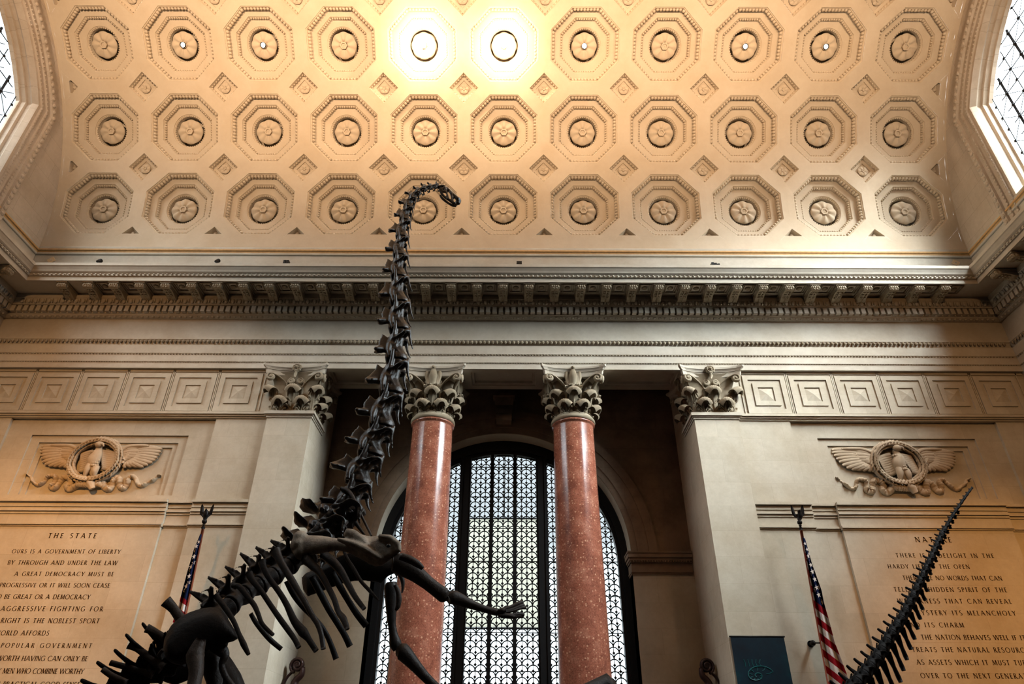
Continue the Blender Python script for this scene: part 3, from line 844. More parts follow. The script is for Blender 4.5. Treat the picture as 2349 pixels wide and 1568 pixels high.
def helix_mesh():
    mb = MB()
    for s in (-1, 1):
        pts = [(s*.22, .64, .88), (s*.30, .67, 1.02), (s*.27, .71, 1.18), (s*.19, .73, 1.25)]; c = (s*.165, .73, 1.14)
        for k in range(1, 20):
            a = pi/2+.2*s*-1-k*.45; r = .105*(1-k/23); pts.append((c[0]-s*r*cos(a)*-1*-1, c[1], c[2]+r*sin(a)))
        mb.tube(pts, [(.028, .05)]*len(pts), 6)
        mb.tube([(s*.24, .60, .52), (s*.25, .63, .7), (s*.23, .66, .9)], [.035, .045, .08], 8)
    return mb.mesh('inner_helix', M_carve)
hel_me = helix_mesh()
def flower_mesh():
    mb = MB()
    for k in range(10):
        a = 2*pi*k/10; mb.ball((.12*cos(a), 0, .12*sin(a)), (.055, .05, .055), 7, 5)
    for k in range(6):
        a = 2*pi*k/6; mb.ball((.055*cos(a), .05, .055*sin(a)), (.04, .04, .04), 6, 4)
    mb.ball((0, .08, 0), (.05, .05, .05), 8, 5); mb.tube([(0, -.12, 0), (0, .06, 0)], .12, 10)
    mb.tube([(0, .0, -.1), (0, .02, -.25), (.02, 0, -.36)], [.04, .06, .03], 6); return mb.mesh('abacus_flower', M_carve)
flower_me = flower_mesh()
def eagle_mesh():
    mb = MB()
    mb.tube([(0, .0, -.40), (0, .05, -.25), (0, .10, -.05), (0, .10, .12), (0, .08, .22)], [.09, .14, .15, .11, .08], 10)
    mb.ball((0, .12, .27), (.075, .10, .075), 8, 6); mb.tube([(0, .2, .28), (0, .26, .26), (0, .27, .22)], [.035, .025, .008], 6)
    for s in (-1, 1):
        mb.tube([(s*.14, .02, .20), (s*.21, .05, .12), (s*.22, .06, -.1), (s*.18, .05, -.36)], [(.06, .05), (.085, .06), (.08, .05), (.03, .03)], 8)
        for k in range(4): mb.tube([(s*(.13+.03*k), .10-.01*k, .1), (s*(.14+.03*k), .10-.01*k, -.15), (s*(.13+.02*k), .08, -.36)], [.025, .028, .012], 5)
        for k in range(3): mb.ball((s*(.06+.05*k), .2, -.44), (.03, .07, .035), 6, 4)
    mb.tube([(-.3, .12, -.46), (0, .15, -.48), (.3, .12, -.46)], [.05, .07, .05], 8); return mb.mesh('perched_eagle', M_carve)
eagle_me = eagle_mesh()
def abacus(parent, z):
    mb = MB(); base = []
    for q in range(4):
        a0 = q*pi/2
        side = []
        for i in range(13):
            t = i/12*2-1; x = t*1.03; y = 1.03-.17*(1-t*t)**.9+.05*abs(t)**8
            side.append((x, y))
        for x, y in side: base.append((x*cos(-a0)-y*sin(-a0), x*sin(-a0)+y*cos(-a0)))
    prof = [(.93, -.02), (.945, .0), (.965, .12), (.975, .125), (.975, .14), (.945, .145), (.945, .165), (.985, .17), (.995, .20), (1.03, .25), (1.05, .265), (1.055, .34)]
    mb.grid([[(x*k, y*k, z+dz) for x, y in base] for k, dz in prof], 0, False, False, True)
    mb.add([(x*1.055, y*1.055, z+.34) for x, y in base], [tuple(range(len(base)))]); mb.add([(x*.93, y*.93, z-.02) for x, y in base], [tuple(range(len(base)))])
    return mb.build('abacus', M_stone, parent)
def put(me, name, parent, loc, rz, sc_=1.0, sx=1.0):
    o = bpy.data.objects.new(name, me); col.objects.link(o); o.parent = parent; o.location = loc; o.rotation_euler = (0, 0, rz); o.scale = (sx*sc_, sc_, sc_); return o
CZ = SOF-11.80          # capital height above the neck ring
def capital(root, square, faces):
    mb = MB()
    if square:
        pr = [(.74, 0), (.72, .1), (.70, .6), (.74, 1.0), (.86, 1.36), (.9, 1.45)]
        mb.grid([[(x*r, y*r*.98, z) for x, y in ((1, 1), (-1, 1), (-1, -1), (1, -1))] for r, z in pr], 0, False, False, True)
    else:
        mb.lathe([(.70, -.02), (.69, .06), (.62, .12), (.60, .6), (.66, 1.0), (.80, 1.36), (.85, 1.45)], n=40)
    cap = mb.build('capital', M_carve, root, (0, 0, 11.80))
    abacus(cap, CZ-.34)
    def P(a, r, z=0.0): return (r*sin(a), r*cos(a), z)
    if square:
        for f in faces:
            R = Matrix.Rotation(-f, 3, 'Z')
            for x in (-.37, .37): put(leaf_lo, 'acanthus_leaf', cap, R @ Vector((x, .70, 0)), -f)
            put(leaf_hi, 'acanthus_leaf', cap, R @ Vector((0, .66, 0)), -f)
        for f in (3*pi/4, 5*pi/4):
            put(leaf_hi, 'acanthus_leaf', cap, P(f, .92), -f, 1.0, .9)
    else:
        for k in range(8):
            f = k*pi/4+pi/8; put(leaf_lo, 'acanthus_leaf', cap, P(f, .60), -f)
            f = k*pi/4; put(leaf_hi, 'acanthus_leaf', cap, P(f, .585), -f)
    for f in faces:
        for s in (-1, 1): put(vol_me[s], 'volute', cap, (0, 0, 0), -f)
        if square:
            put(hel_me, 'inner_helix', cap, P(f, .06), -f); put(flower_me, 'abacus_flower', cap, P(f, .93, CZ-.10), -f)
        else:
            put(hel_me, 'inner_helix', cap, (0, 0, 0), -f); put(eagle_me, 'perched_eagle', cap, P(f, .76, CZ-.30), -f)
    return cap
for s in (-1, 1):
    cx, cy = CX+s*2.43, 21.34
    root = empty('column', (cx, cy, 0))
    mb = MB(); prof = [(.775, .62), (.77, 1.2)]+[(.77-.085*(i/12)**1.35, 1.2+10.3*i/12) for i in range(13)]
    mb.lathe(prof+[(.69, 11.54)], n=64); mb.build('shaft', M_marble, root)
    mb = MB(); mb.lathe([(.685, 11.5), (.70, 11.54), (.735, 11.56), (.745, 11.60), (.72, 11.63), (.705, 11.635)], n=64); mb.build('marble_astragal', M_marble, root)
    mb = MB(); mb.lathe([(.70, 11.63), (.745, 11.65), (.765, 11.70), (.755, 11.75), (.72, 11.785), (.69, 11.80)], n=64); mb.build('neck_ring', M_carve, root)
    mb = MB(); mb.lathe([(1.1, 0), (1.1, .22), (1.02, .24), (1.06, .36), (.98, .42), (.90, .46), (.94, .54), (.88, .6), (.78, .62), (.5, .62)], n=48); mb.build('base', M_stone, root)
    capital(root, False, [k*pi/2 for k in range(4)])
    tag(root, ('red speckled marble column on the left, skeleton foreleg crossing it', 'red speckled marble column on the right, clear of the skeleton')[s > 0], 'column', 'red marble columns in front of the window')
for s in (-1, 1):
    cx, cy = CX+s*7.195, 21.34
    root = empty('pilaster', (cx, cy, 0))
    mb = MB(); mb.box(-.745, .745, -.735, .72, 0, 11.58); mb.build('shaft', M_wall, root)
    mb = MB()
    for z0, z1, e in ((11.56, 11.62, .03), (11.62, 11.67, .06), (11.67, 11.76, .11), (11.76, 11.80, .07)): mb.box(-.745-e, .745+e, -.735-e, .72, z0, z1)
    mb.build('neck_moulding', M_stone, root)
    capital(root, True, [pi, pi/2 if s < 0 else 3*pi/2])
    tag(root, ('square limestone pilaster left of the columns, its right flank brightly lit', 'square limestone pilaster right of the columns with a teal banner on it')[s > 0], 'pilaster', 'limestone pilasters flanking the window bay')

# ------------------------------------------------------------------ cut lettering
def A_(cx, cy, rx, ry, a0, a1, n=12): return [(cx+rx*cos(radians(a0+(a1-a0)*i/n)), cy+ry*sin(radians(a0+(a1-a0)*i/n))) for i in range(n+1)]
K, N_ = .18, .105          # thick and thin strokes
def S(*p): return list(p)
GL = {
 'A': (.86, [(S((.03, 0), (.40, 1)), N_), (S((.40, 1), (.82, 0)), K), (S((.17, .34), (.67, .34)), N_)]),
 'B': (.58, [(S((.12, 0), (.12, 1)), K), (S((.12, 1), (.3, 1))+A_(.3, .76, .2, .24, 90, -90)+S((.12, .52)), .1), (S((.12, .52), (.32, .52))+A_(.32, .26, .24, .26, 90, -90)+S((.12, 0)), .11)]),
 'C': (.86, [(A_(.5, .5, .45, .5, 48, 312, 18), .12)]),
 'D': (.84, [(S((.12, 0), (.12, 1)), K), (S((.12, 1), (.34, 1))+A_(.34, .5, .44, .5, 90, -90, 16)+S((.12, 0)), .12)]),
 'E': (.52, [(S((.12, 0), (.12, 1)), K), (S((.12, .96), (.48, .96)), N_), (S((.12, .52), (.42, .52)), N_), (S((.12, .04), (.50, .04)), N_)]),
 'F': (.50, [(S((.12, 0), (.12, 1)), K), (S((.12, .96), (.48, .96)), N_), (S((.12, .52), (.42, .52)), N_)]),
 'G': (.90, [(A_(.5, .5, .45, .5, 48, 330, 18), .12), (S((.83, 0.05), (.83, .45)), K), (S((.68, .45), (.93, .45)), .06)]),
 'H': (.82, [(S((.12, 0), (.12, 1)), K), (S((.70, 0), (.70, 1)), K), (S((.12, .52), (.70, .52)), N_)]),
 'I': (.26, [(S((.13, 0), (.13, 1)), K)]),
 'L': (.50, [(S((.12, 0), (.12, 1)), K), (S((.12, .04), (.50, .04)), N_)]),
 'M': (.98, [(S((.08, 0), (.17, 1)), N_), (S((.17, 1), (.48, .05)), K), (S((.48, .05), (.80, 1)), N_), (S((.80, 1), (.90, 0)), K)]),
 'N': (.86, [(S((.11, 0), (.11, 1)), N_), (S((.11, 1), (.76, 0)), K), (S((.76, 0), (.76, 1)), N_)]),
 'O': (.98, [(A_(.49, .5, .45, .5, 0, 360, 24), .12)]),
 'P': (.54, [(S((.12, 0), (.12, 1)), K), (S((.12, 1), (.28, 1))+A_(.28, .74, .24, .26, 90, -90)+S((.12, .48)), .11)]),
 'R': (.66, [(S((.12, 0), (.12, 1)), K), (S((.12, 1), (.28, 1))+A_(.28, .75, .22, .25, 90, -90)+S((.12, .50)), .11), (S((.30, .5), (.66, 0)), K)]),
 'S': (.54, [(A_(.27, .75, .20, .25, 35, 250, 12)[:-2]+A_(.26, .25, .22, .26, 75, -150, 12), .12)]),
 'T': (.68, [(S((.34, 0), (.34, 1)), K), (S((.03, .96), (.65, .96)), N_)]),
 'U': (.78, [(S((.13, 1), (.13, .35))+A_(.38, .33, .25, .33, 180, 360, 12)+S((.63, 1)), .12)]),
 'V': (.82, [(S((.04, 1), (.42, 0)), K), (S((.42, 0), (.78, 1)), N_)]),
 'W': (1.2, [(S((.03, 1), (.32, 0)), K), (S((.32, 0), (.60, 1)), N_), (S((.60, 1), (.88, 0)), K), (S((.88, 0), (1.17, 1)), N_)]),
 'X': (.76, [(S((.05, 1), (.70, 0)), K), (S((.70, 1), (.05, 0)), N_)]),
 'Y': (.74, [(S((.37, 0), (.37, .48)), K), (S((.37, .48), (.04, 1)), K), (S((.37, .48), (.70, 1)), N_)]),
}
def text_mesh(mb, txt, x0, x1, zb, H, y, xs=None):
    """fit txt between x0 and x1 (baseline zb, height H) by opening its letter spacing"""
    ws = sum(.42 if c == ' ' else GL[c][0] for c in txt)*H; ng = len(txt)-1
    gap = (x1-x0-ws)/ng; x = x0
    for c in txt:
        if c == ' ': x += .42*H+gap; continue
        wd, strokes = GL[c]
        for pts, th in strokes:
            closed = len(pts) > 10 and hypot(pts[0][0]-pts[-1][0], pts[0][1]-pts[-1][1]) < 1e-4
            vs = []; m = len(pts)
            for i, (px, pz) in enumerate(pts):
                a = pts[i-1] if i else (pts[-2] if closed else pts[0]); b = pts[i+1] if i < m-1 else (pts[1] if closed else pts[-1])
                dx, dz = b[0]-a[0], b[1]-a[1]; L = hypot(dx, dz) or 1; nx, nz = -dz/L, dx/L
                t2 = th/2
                if len(pts) > 10: t2 *= .55+.75*abs(nx)
                vs += [(x+(px+nx*t2)*H, y, zb+(pz+nz*t2)*H), (x+(px-nx*t2)*H, y, zb+(pz-nz*t2)*H)]
            mb.add(vs, [(2*i, 2*i+1, 2*i+3, 2*i+2) for i in range(m-1)])
            if len(pts) == 2 and abs(pts[0][0]-pts[1][0]) < .6:
                for px, pz in pts:
                    if abs(pz) < .01 or abs(pz-1) < .01:
                        zz = .03 if pz < .5 else .97
                        sw = .15 if th > .1 else .12
                        mb.add([(x+(px-sw)*H, y, zb+(zz-.028)*H), (x+(px+sw)*H, y, zb+(zz-.028)*H), (x+(px+sw)*H, y, zb+(zz+.028)*H), (x+(px-sw)*H, y, zb+(zz+.028)*H)], [(0, 1, 2, 3)])
        x += wd*H+gap
    return gap
def width_at(txt, gap, H): return sum(.42 if c == ' ' else GL[c][0] for c in txt)*H+gap*len(txt)
def inscription(lines, conv, label, loc, lead):
    t = empty('inscription', loc); yy = 20.735
    for i, (pre, txt, zx0, zx1, zt, zb) in enumerate(lines):
        p0 = at(*conv(zx0, zb), yy); p1 = at(*conv(zx1, zb+.0), yy); pt = at(*conv((zx0+zx1)/2, zt), yy); pm = at(*conv((zx0+zx1)/2, zb), yy)
        H = pt.z-pm.z; zb_ = (p0.z+p1.z)/2
        mb = MB(); L = Vector(loc)
        ws = sum(.42 if c == ' ' else GL[c][0] for c in txt)*H; gap = (p1.x-p0.x-ws)/(len(txt)-1)
        x0 = p0.x
        if pre: x0 -= width_at(pre, gap, H); 
        full = pre+txt
        text_mesh(mb, full, x0, p1.x, zb_, H, yy)
        mb.v = [(a-L.x, b-L.y, c-L.z) for a, b, c in mb.v]
        mb.build('title' if i == 0 else 'text_line', M_letter, t)
    return tag(t, label, 'inscription')
cl = lambda x, y: (x/2.538, 950+y/2.538)
cr = lambda x, y: (1600+x/2.537, 950+y/2.537)
inscription([
 ('', 'THE STATE', 276, 557, 691, 720), ('', 'OURS IS A GOVERNMENT OF LIBERTY', 66, 699, 786, 809), ('', 'BY THROUGH AND UNDER THE LAW', 41, 681, 850, 875),
 ('', 'A GREAT DEMOCRACY MUST BE', 81, 659, 916, 940), ('P', 'ROGRESSIVE OR IT WILL SOON CEASE', 12, 637, 981, 1006), ('TO ', 'BE GREAT OR A DEMOCRACY', 22, 522, 1048, 1074),
 ('', 'AGGRESSIVE FIGHTING FOR', 2, 596, 1117, 1144), ('THE ', 'RIGHT IS THE NOBLEST SPORT', 1, 576, 1186, 1214), ('THE W', 'ORLD AFFORDS', 2, 282, 1258, 1285),
 ('IN ', 'POPULAR GOVERNMENT', 2, 531, 1331, 1358), ('RESULTS W', 'ORTH HAVING CAN ONLY BE', 14, 506, 1405, 1434), ('ACHIEVED BY ', 'MEN WHO COMBINE WORTHY', 12, 485, 1479, 1508),
 ('IDEALS WITH ', 'PRACTICAL GOOD SENSE', 12, 460, 1556, 1586)], cl, 'cut inscription headed THE STATE on the left wall below the eagle relief', (CX-13.17, 20.735, 7.6), 1)
inscription([
 ('', 'NATURE', 1271, 1481, 713, 744), ('', 'THERE IS A DELIGHT IN THE', 1158, 1727, 809, 833), ('', 'HARDY LIFE OF THE OPEN', 1111, 1586, 873, 897),
 ('', 'THERE ARE NO WORDS THAT CAN', 1198, 1775, 939, 964), ('', 'TELL THE HIDDEN SPIRIT OF THE', 1147, 1803, 1006, 1032), ('', 'WILDERNESS THAT CAN REVEAL', 1169, 1830, 1073, 1099),
 ('', 'ITS MYSTERY ITS MELANCHOLY', 1186, 1856, 1141, 1168), ('', 'AND ITS CHARM', 1214, 1553, 1211, 1238), ('', 'THE NATION BEHAVES WELL IF IT', 1306, 1912, 1283, 1311),
 ('', 'TREATS THE NATURAL RESOURCES', 1253, 1950, 1355, 1383), ('', 'AS ASSETS WHICH IT MUST TURN', 1279, 1946, 1428, 1457), ('', 'OVER TO THE NEXT GENERATION', 1303, 2000, 1506, 1535)],
 cr, 'cut inscription headed NATURE on the right wall, crossed by the dark tail', (CX+13.17, 20.735, 7.6), 1)

# ------------------------------------------------------------------ eagle reliefs
RY = 21.005
def wl(zx, zy, d=0.0):
    p = at(40+zx/5.8725, 980+zy/5.8725, RY); return Vector((p.x, RY-d, p.z))
rel = empty('eagle_relief', (CX-13.17, RY, 9.95)); RL = Vector(rel.location)
class MBr(MBo):
    pass
def wing(side):
    mb = MBr()
    if side < 0:
        root = [(850, 330), (760, 520)]; tips = [(345, 265), (325, 300), (322, 340), (325, 385), (335, 425), (350, 470), (385, 505), (440, 525), (500, 530), (570, 535), (640, 540), (690, 548)]
        cov = [(600, 285), (585, 330), (580, 380), (600, 410), (650, 430), (700, 455), (740, 470)]; sh = [(850, 320), (740, 268), (600, 262), (470, 262)]
    else:
        root = [(1430, 330), (1450, 500)]; tips = [(1905, 285), (1960, 300), (1950, 340), (1925, 380), (1900, 420), (1870, 450), (1830, 485), (1770, 515), (1710, 540), (1640, 535), (1560, 535), (1480, 545)]
        cov = [(1690, 290), (1700, 340), (1660, 380), (1620, 410), (1570, 425), (1520, 435), (1470, 440)]; sh = [(1430, 330), (1530, 278), (1680, 268), (1800, 272)]
    n = len(tips)
    for i, (tx, ty) in enumerate(tips):
        f = i/(n-1); rx = root[0][0]*(1-f)+root[1][0]*f; ry = root[0][1]*(1-f)+root[1][1]*f
        a, b = wl(rx, ry, .05), wl(tx, ty, .06); c = a.lerp(b, .55)+Vector((0, -.05, .05*(1-f)))
        mb.tube(smooth_path([a, c, b], 5), [(.10, .05)]*1+[(.10, .055)]*4+[(.085, .05)]*4+[(.065, .045), (.03, .03)], 6, side=(0, 0, 1))
    for i, (tx, ty) in enumerate(cov):
        f = i/(len(cov)-1); rx = root[0][0]*(1-f)+root[1][0]*f; ry = root[0][1]*(1-f)+root[1][1]*f
        mb.tube(smooth_path([wl(rx, ry, .10), wl((rx+tx)/2, (ry+ty)/2-8, .12), wl(tx, ty, .09)], 4), [(.10, .05)]*8+[(.05, .04)], 6, side=(0, 0, 1))
    mb.tube(smooth_path([wl(x, y, .12) for x, y in sh], 4), [.07]*10+[.06, .05, .03], 8)
    return mb.build('wing', M_relief, rel)
wing(-1); wing(1)
wc = wl(1085, 465); wr_x = (wl(1085+320, 465)-wc).x; wr_z = (wl(1085, 465-265)-wc).z
def wp(a, r=1.0, d=0.0): return Vector((wc.x+wr_x*r*cos(a)-.12*r*sin(a)*0, RY-d, wc.z+wr_z*r*sin(a)))
mb = MBr(); nW = 44
mb.tube([wp(2*pi*i/40, .98, .10) for i in range(41)], .115, 8, caps=False)
for i in range(nW):
    for k, (r, d) in enumerate(((.86, .16), (.94, .24), (1.02, .25), (1.10, .17))):
        a = 2*pi*(i+.5*(k % 2))/nW
        up = 1 if sin(a) > -.98 else -1
        q = wp(a, r*(1+.012*rnd.uniform(-1, 1)), d); tdir = (wp(a+.06*(1 if cos(a) > 0 else -1), r, d)-q).normalized()
        mb.tube([q-tdir*.08+Vector((0, .03, 0)), q+Vector((0, -.045, 0)), q+tdir*.11+Vector((0, -.02, 0))], [(.02, .02), (.062, .03), (.008, .01)], 5)
mb.build('wreath', M_relief, rel)
mb = MBr()
body = [wl(1060, 690, .10), wl(1050, 600, .16), wl(1075, 480, .22), wl(1120, 400, .22), wl(1140, 330, .2), wl(1150, 285, .2)]
mb.tube(smooth_path(body, 4), interp([(.08, .07), (.14, .10), (.22, .15), (.18, .14), (.11, .10), (.08, .09)], 21), 12, side=(1, 0, 0))
mb.ball(wl(1165, 280, .30), (.14, .12, .11), 10, 6); mb.tube([wl(1195, 275, .34), wl(1228, 282, .35), wl(1232, 308, .33)], [.06, .045, .012], 6)
for a, b in (((1040, 520), (950, 690)), ((1110, 560), (1080, 690))):
    mb.tube(smooth_path([wl(*a, .22), wl((a[0]+b[0])/2, (a[1]+b[1])/2, .25), wl(*b, .2)], 4), interp([(.12, .10), (.11, .09), (.05, .05)], 9), 10)
    for k in (-1, 0, 1): mb.tube([wl(*b, .2), wl(b[0]+25*k, b[1]+28, .19)], [.035, .012], 5)
for k in range(9):
    mb.tube([wl(1060-8*k, 350+26*k, .16), wl(970-8*k, 365+29*k, .13), wl(880-2*k, 380+26*k, .07)], [(.09, .06)]*3, 6, side=(0, 0, 1))
    mb.tube([wl(1170+2*k, 350+27*k, .16), wl(1250, 360+28*k, .13), wl(1335-3*k, 370+25*k, .07)], [(.09, .06)]*3, 6, side=(0, 0, 1))
for r_ in range(6):
    for k in range(5): mb.ball(wl(1062+22*k+(r_ % 2)*10-6*r_, 375+36*r_, .31-.012*(k-2)**2), (.06, .035, .05), 6, 4)
mb.build('eagle', M_relief, rel)
def ribbon(pts, w0, w1):
    P = smooth_path([wl(x, y, .05) for x, y in pts], 7); n = len(P); rows = []
    for i, p in enumerate(P):
        t = (P[min(i+1, n-1)]-P[max(i-1, 0)]).normalized(); nn = Vector((t.z, 0, -t.x))
        w_ = (w0+(w1-w0)*min(1, i/n*1.4))*(.5 if i < 5 else 1); d = .07+.05*sin(i*.55)
        pl = .025*cos(i*2.1)
        rows.append([p+nn*w_*k+Vector((0, -d*(1-abs(k)**2)-pl, 0)) for k in (-1, -.6, -.2, .2, .6, 1)]+[p-nn*0+nn*w_*1+Vector((0, .08, 0))])
        rows[-1].insert(0, p-nn*w_+Vector((0, .08, 0)))
    return rows
mb = MBr()
mb.grid(ribbon([(140, 635), (185, 670), (222, 730), (285, 780), (360, 745), (410, 680), (470, 650), (525, 680), (500, 750), (460, 800), (520, 820), (580, 740), (640, 680), (710, 675), (730, 730), (680, 800), (720, 830), (800, 790), (850, 720)], .03, .105))
mb.build('ribbon', M_relief, rel)
mb = MBr()
mb.grid(ribbon([(1940, 655), (1890, 665), (1840, 715), (1770, 745), (1690, 790), (1630, 770), (1600, 700), (1560, 665), (1510, 690), (1490, 760), (1440, 820), (1390, 790), (1380, 710), (1330, 690), (1290, 760), (1250, 830), (1190, 810), (1160, 750)], .03, .105))
mb.build('ribbon', M_relief, rel)
mb = MBr(); 
for k in range(10): mb.tube([wl(830+32*k, 745, .10), wl(845+32*k, 790, .16), wl(860+32*k, 815-abs(k-5)*3, .08)], [(.07, .05), (.09, .08), (.06, .04)], 7)
mb.tube([wl(1000, 760, .2), wl(1040, 800, .22), wl(1050, 850, .18)], [.08, .13, .09], 8)
mb.build('knot', M_relief, rel)
tag(rel, 'carved eagle in a wreath with spread wings, relief above THE STATE', 'relief', 'carved eagle reliefs')
r2 = copy_tree(rel); r2.location = (CX+13.17, RY, 9.95); tag(r2, 'carved eagle in a wreath with spread wings, relief above NATURE', 'relief', 'carved eagle reliefs')

# ------------------------------------------------------------------ flags on poles
def finial(root, P, up, side):
    mb = MB(); up = up.normalized()
    def q(a, b, c): return P-Vector(root.location)+side*a+up*c+Vector((0, -b, 0))
    mb.tube([q(0, 0, -.06), q(0, 0, .0), q(0, 0, .06), q(0, 0, .10)], [.035, .06, .03, .05], 10); mb.ball(q(0, 0, .18), .075, 10, 6)
    mb.tube([q(0, 0, .24), q(.02, .03, .34), q(.03, .05, .44), q(.0, .06, .5)], [.05, .08, .06, .03], 8)
    for s in (-1, 1): mb.tube([q(s*.05, 0, .32), q(s*.13, 0, .42), q(s*.15, 0, .58), q(s*.17, 0, .68)], [(.04, .03), (.06, .03), (.05, .025), (.015, .01)], 7)
    mb.tube([q(0, .06, .48), q(.03, .12, .5), q(.05, .13, .46)], [.035, .025, .008], 6)
    return mb.build('eagle_finial', M_bronze, root)
def flag(ptop, pbot, edge, qs, slope, sgn, label, blue_end, band, seed):
    A = at(*ptop, 19.75); B = at(*pbot, 20.40)
    base = A+(B-A)*1.55
    root = empty('flag_on_pole', base); off = Vector(root.location)
    mb = MB(); mb.tube([A-off, (0, 0, 0)], .042, 12); mb.build('pole', M_pole, root)
    finial(root, A, A-B, Vector((1, 0, 0)))
    mb = MB(); mb.tube([(0, .02, .05), (0, (20.74-base.y), .05)], .035, 8); mb.ball((0, .0, .02), (.07, .07, .10), 8, 6); mb.build('wall_socket', M_bronze, root)
    def xl(y): t = (y-ptop[1])/(pbot[1]-ptop[1]); return ptop[0]+(pbot[0]-ptop[0])*t
    def xr(y):
        for (x0, y0), (x1, y1) in zip(edge, edge[1:]):
            if y <= y1: return x0+(x1-x0)*(y-y0)/(y1-y0)
        (x0, y0), (x1, y1) = edge[-2:]; return x0+(x1-x0)*(y-y0)/(y1-y0)
    def Yp(y): return A.y+(B.y-A.y)*(y-ptop[1])/(pbot[1]-ptop[1])
    ns = 16; mb = MB(); q0, q1 = qs; nq = 110; cols_ = []
    for i in range(nq+1):
        q = q0+(q1-q0)*i/nq; row = []
        for j in range(ns+1):
            s = j/ns; y = q
            for _ in range(6): y = q+slope*s*abs(xr(y)-xl(y))
            y = max(y, edge[0][1])
            x = xl(y)+(xr(y)-xl(y))*s
            fold = -.07+.075*sin(s*11+seed+.004*q)*min(1, (q-q0)/60)-.03*sin(s*4)
            P = at(x, y, Yp(y)+fold); row.append(P-off)
        cols_.append(row)
    o = 0; vs = [p for r in cols_ for p in r]; mb.v = [tuple(p) for p in vs]
    W_ = ns+1
    for i in range(nq):
        q = q0+(q1-q0)*(i+.5)/nq
        for j in range(ns):
            s = (j+.5)/ns
            be = blue_end if s > .14 else blue_end-130*(1 if sgn > 0 else .2)
            if q < be: m = 2
            else: m = int((q-blue_end)/band+40) % 2
            mb.f.append((i*W_+j, (i+1)*W_+j, (i+1)*W_+j+1, i*W_+j+1)); mb.m.append(m); mb.sm.append(True)
    # stars of the canton
    nst = 15 if sgn > 0 else 11
    for k in range(nst):
        q = q0+14+(blue_end-q0-22)*(k+.5)/nst; s = (.35, .62, .82, .5)[k % 4]
        i = int((q-q0)/(q1-q0)*nq); j = int(s*ns); c = cols_[i][j]+Vector((0, -.035, 0))
        w_ = abs(xr(q)-xl(q))
        if w_ < 5: continue
        r = min(.085, .085*w_/16+.02); vs = []
        for a in range(10):
            rr = r if a % 2 == 0 else r*.42; th = pi/2+a*pi/5+.2; vs.append(c+Vector((rr*.72*cos(th), 0, rr*sin(th))))
        mb.add(vs, [tuple(range(10))], 1)
    mb.build('flag_cloth', [M_red, M_white, M_blue], root)
    return tag(root, label, 'flag', 'flags on poles'), A, B
flR, A2, B2 = flag((1837, 1212), (1901, 1568), [(1845, 1228), (1862, 1290), (1884.6, 1353), (1890, 1381), (1905, 1433), (1914.6, 1472), (1928, 1506), (1948, 1560), (1962, 1620)], (1230, 1640), .9, 1,
    'draped national flag with stars and stripes on a pole right of the columns', 1377, 18.5, 0)
flL, A1, B1 = flag((466, 1210), (397, 1545), [(460, 1222), (445, 1259), (429, 1313), (416, 1362), (409, 1388), (393, 1435), (384, 1480), (372, 1540)], (1226, 1560), -.6, -1,
    'draped national flag with stars and stripes partly hidden behind the skeleton hips', 1378, 13, 1)
for A_p, B_p, sx, lab in ((A2, B2, 1, 'round wall bracket with a rod holding the flag pole right of the columns'),):
    tt = (1474-1212)/(1568-1212); Q = A_p.lerp(B_p, .78)
    Q = at(1884, 1474, 20.22)
    p = at(1865, 1474, 20.55); t = empty('pole_bracket', (p.x, 20.74, p.z))
    mb = MB(); mb.ball((0, -.19, 0), .075, 12, 8); mb.tube([(0, 0, 0), (0, -.17, 0)], .05, 10); mb.tube([(0, 0, 0), (0, -.02, 0)], .09, 16); mb.build('wall_plate', M_bronze, t)
    mb = MB(); mb.tube([(0, -.19, 0), (Q-Vector(t.location))-Vector((.05, 0, 0))], .022, 8); mb.build('rod', M_bronze, t)
    tag(t, lab, 'bracket')

# ------------------------------------------------------------------ teal banner on the right pilaster
by = 20.57; p0, p1, p2 = at(1675, 1458, by), at(1797, 1457, by), at(1690, 1568, by)
t = empty('printed_banner', ((p0.x+p1.x)/2, by, p0.z-3.4)); L = Vector(t.location); bw = (p1.x-p0.x)/2
mb = MB(); mb.box(-bw, bw, -.008, .0, 0, 3.38); mb.build('banner_cloth', M_teal, t)
mb = MB(); mb.tube([(-bw-.03, 0, 3.39), (bw+.03, 0, 3.39)], .022, 8); mb.build('top_bar', M_black, t)
mb = MB()
cbx = lambda x, y: (1560+x/7.83, 1440+y/7.83)
def bp(x, y): q = at(*cbx(x, y), by-.012); return q-L
def line(pts, r=.012): mb.tube([bp(*p)+Vector((0, 0, 0)) for p in pts], r, 5, smooth=False)
sp = []
for k in range(60):
    a = radians(-20-k*12.5); r = 300*(.90**(k*.45))*1.0
    sp.append((1390+r*cos(a)*.98, 850+r*.72*sin(a)*-1*-1))
line(sp[:48], .013)
for k in range(0, 30, 3):
    a = radians(-20-k*12.5); r1 = 300*(.90**(k*.45)); r2 = r1*.56
    line([(1390+r1*cos(a), 850+r1*.72*sin(a)), (1390+(r1+r2)/2*cos(a+.12), 850+(r1+r2)/2*.72*sin(a+.12)), (1390+r2*cos(a+.1), 850+r2*.72*sin(a+.1))], .009)
for k in range(5): line([(1180+70*k, 690), (1170+62*k, 620), (1140+75*k, 560)], .009)
mb.build('shell_drawing', M_tealline, t)
tag(t, 'dark teal banner printed with a coiled shell, hung on the right pilaster', 'banner')

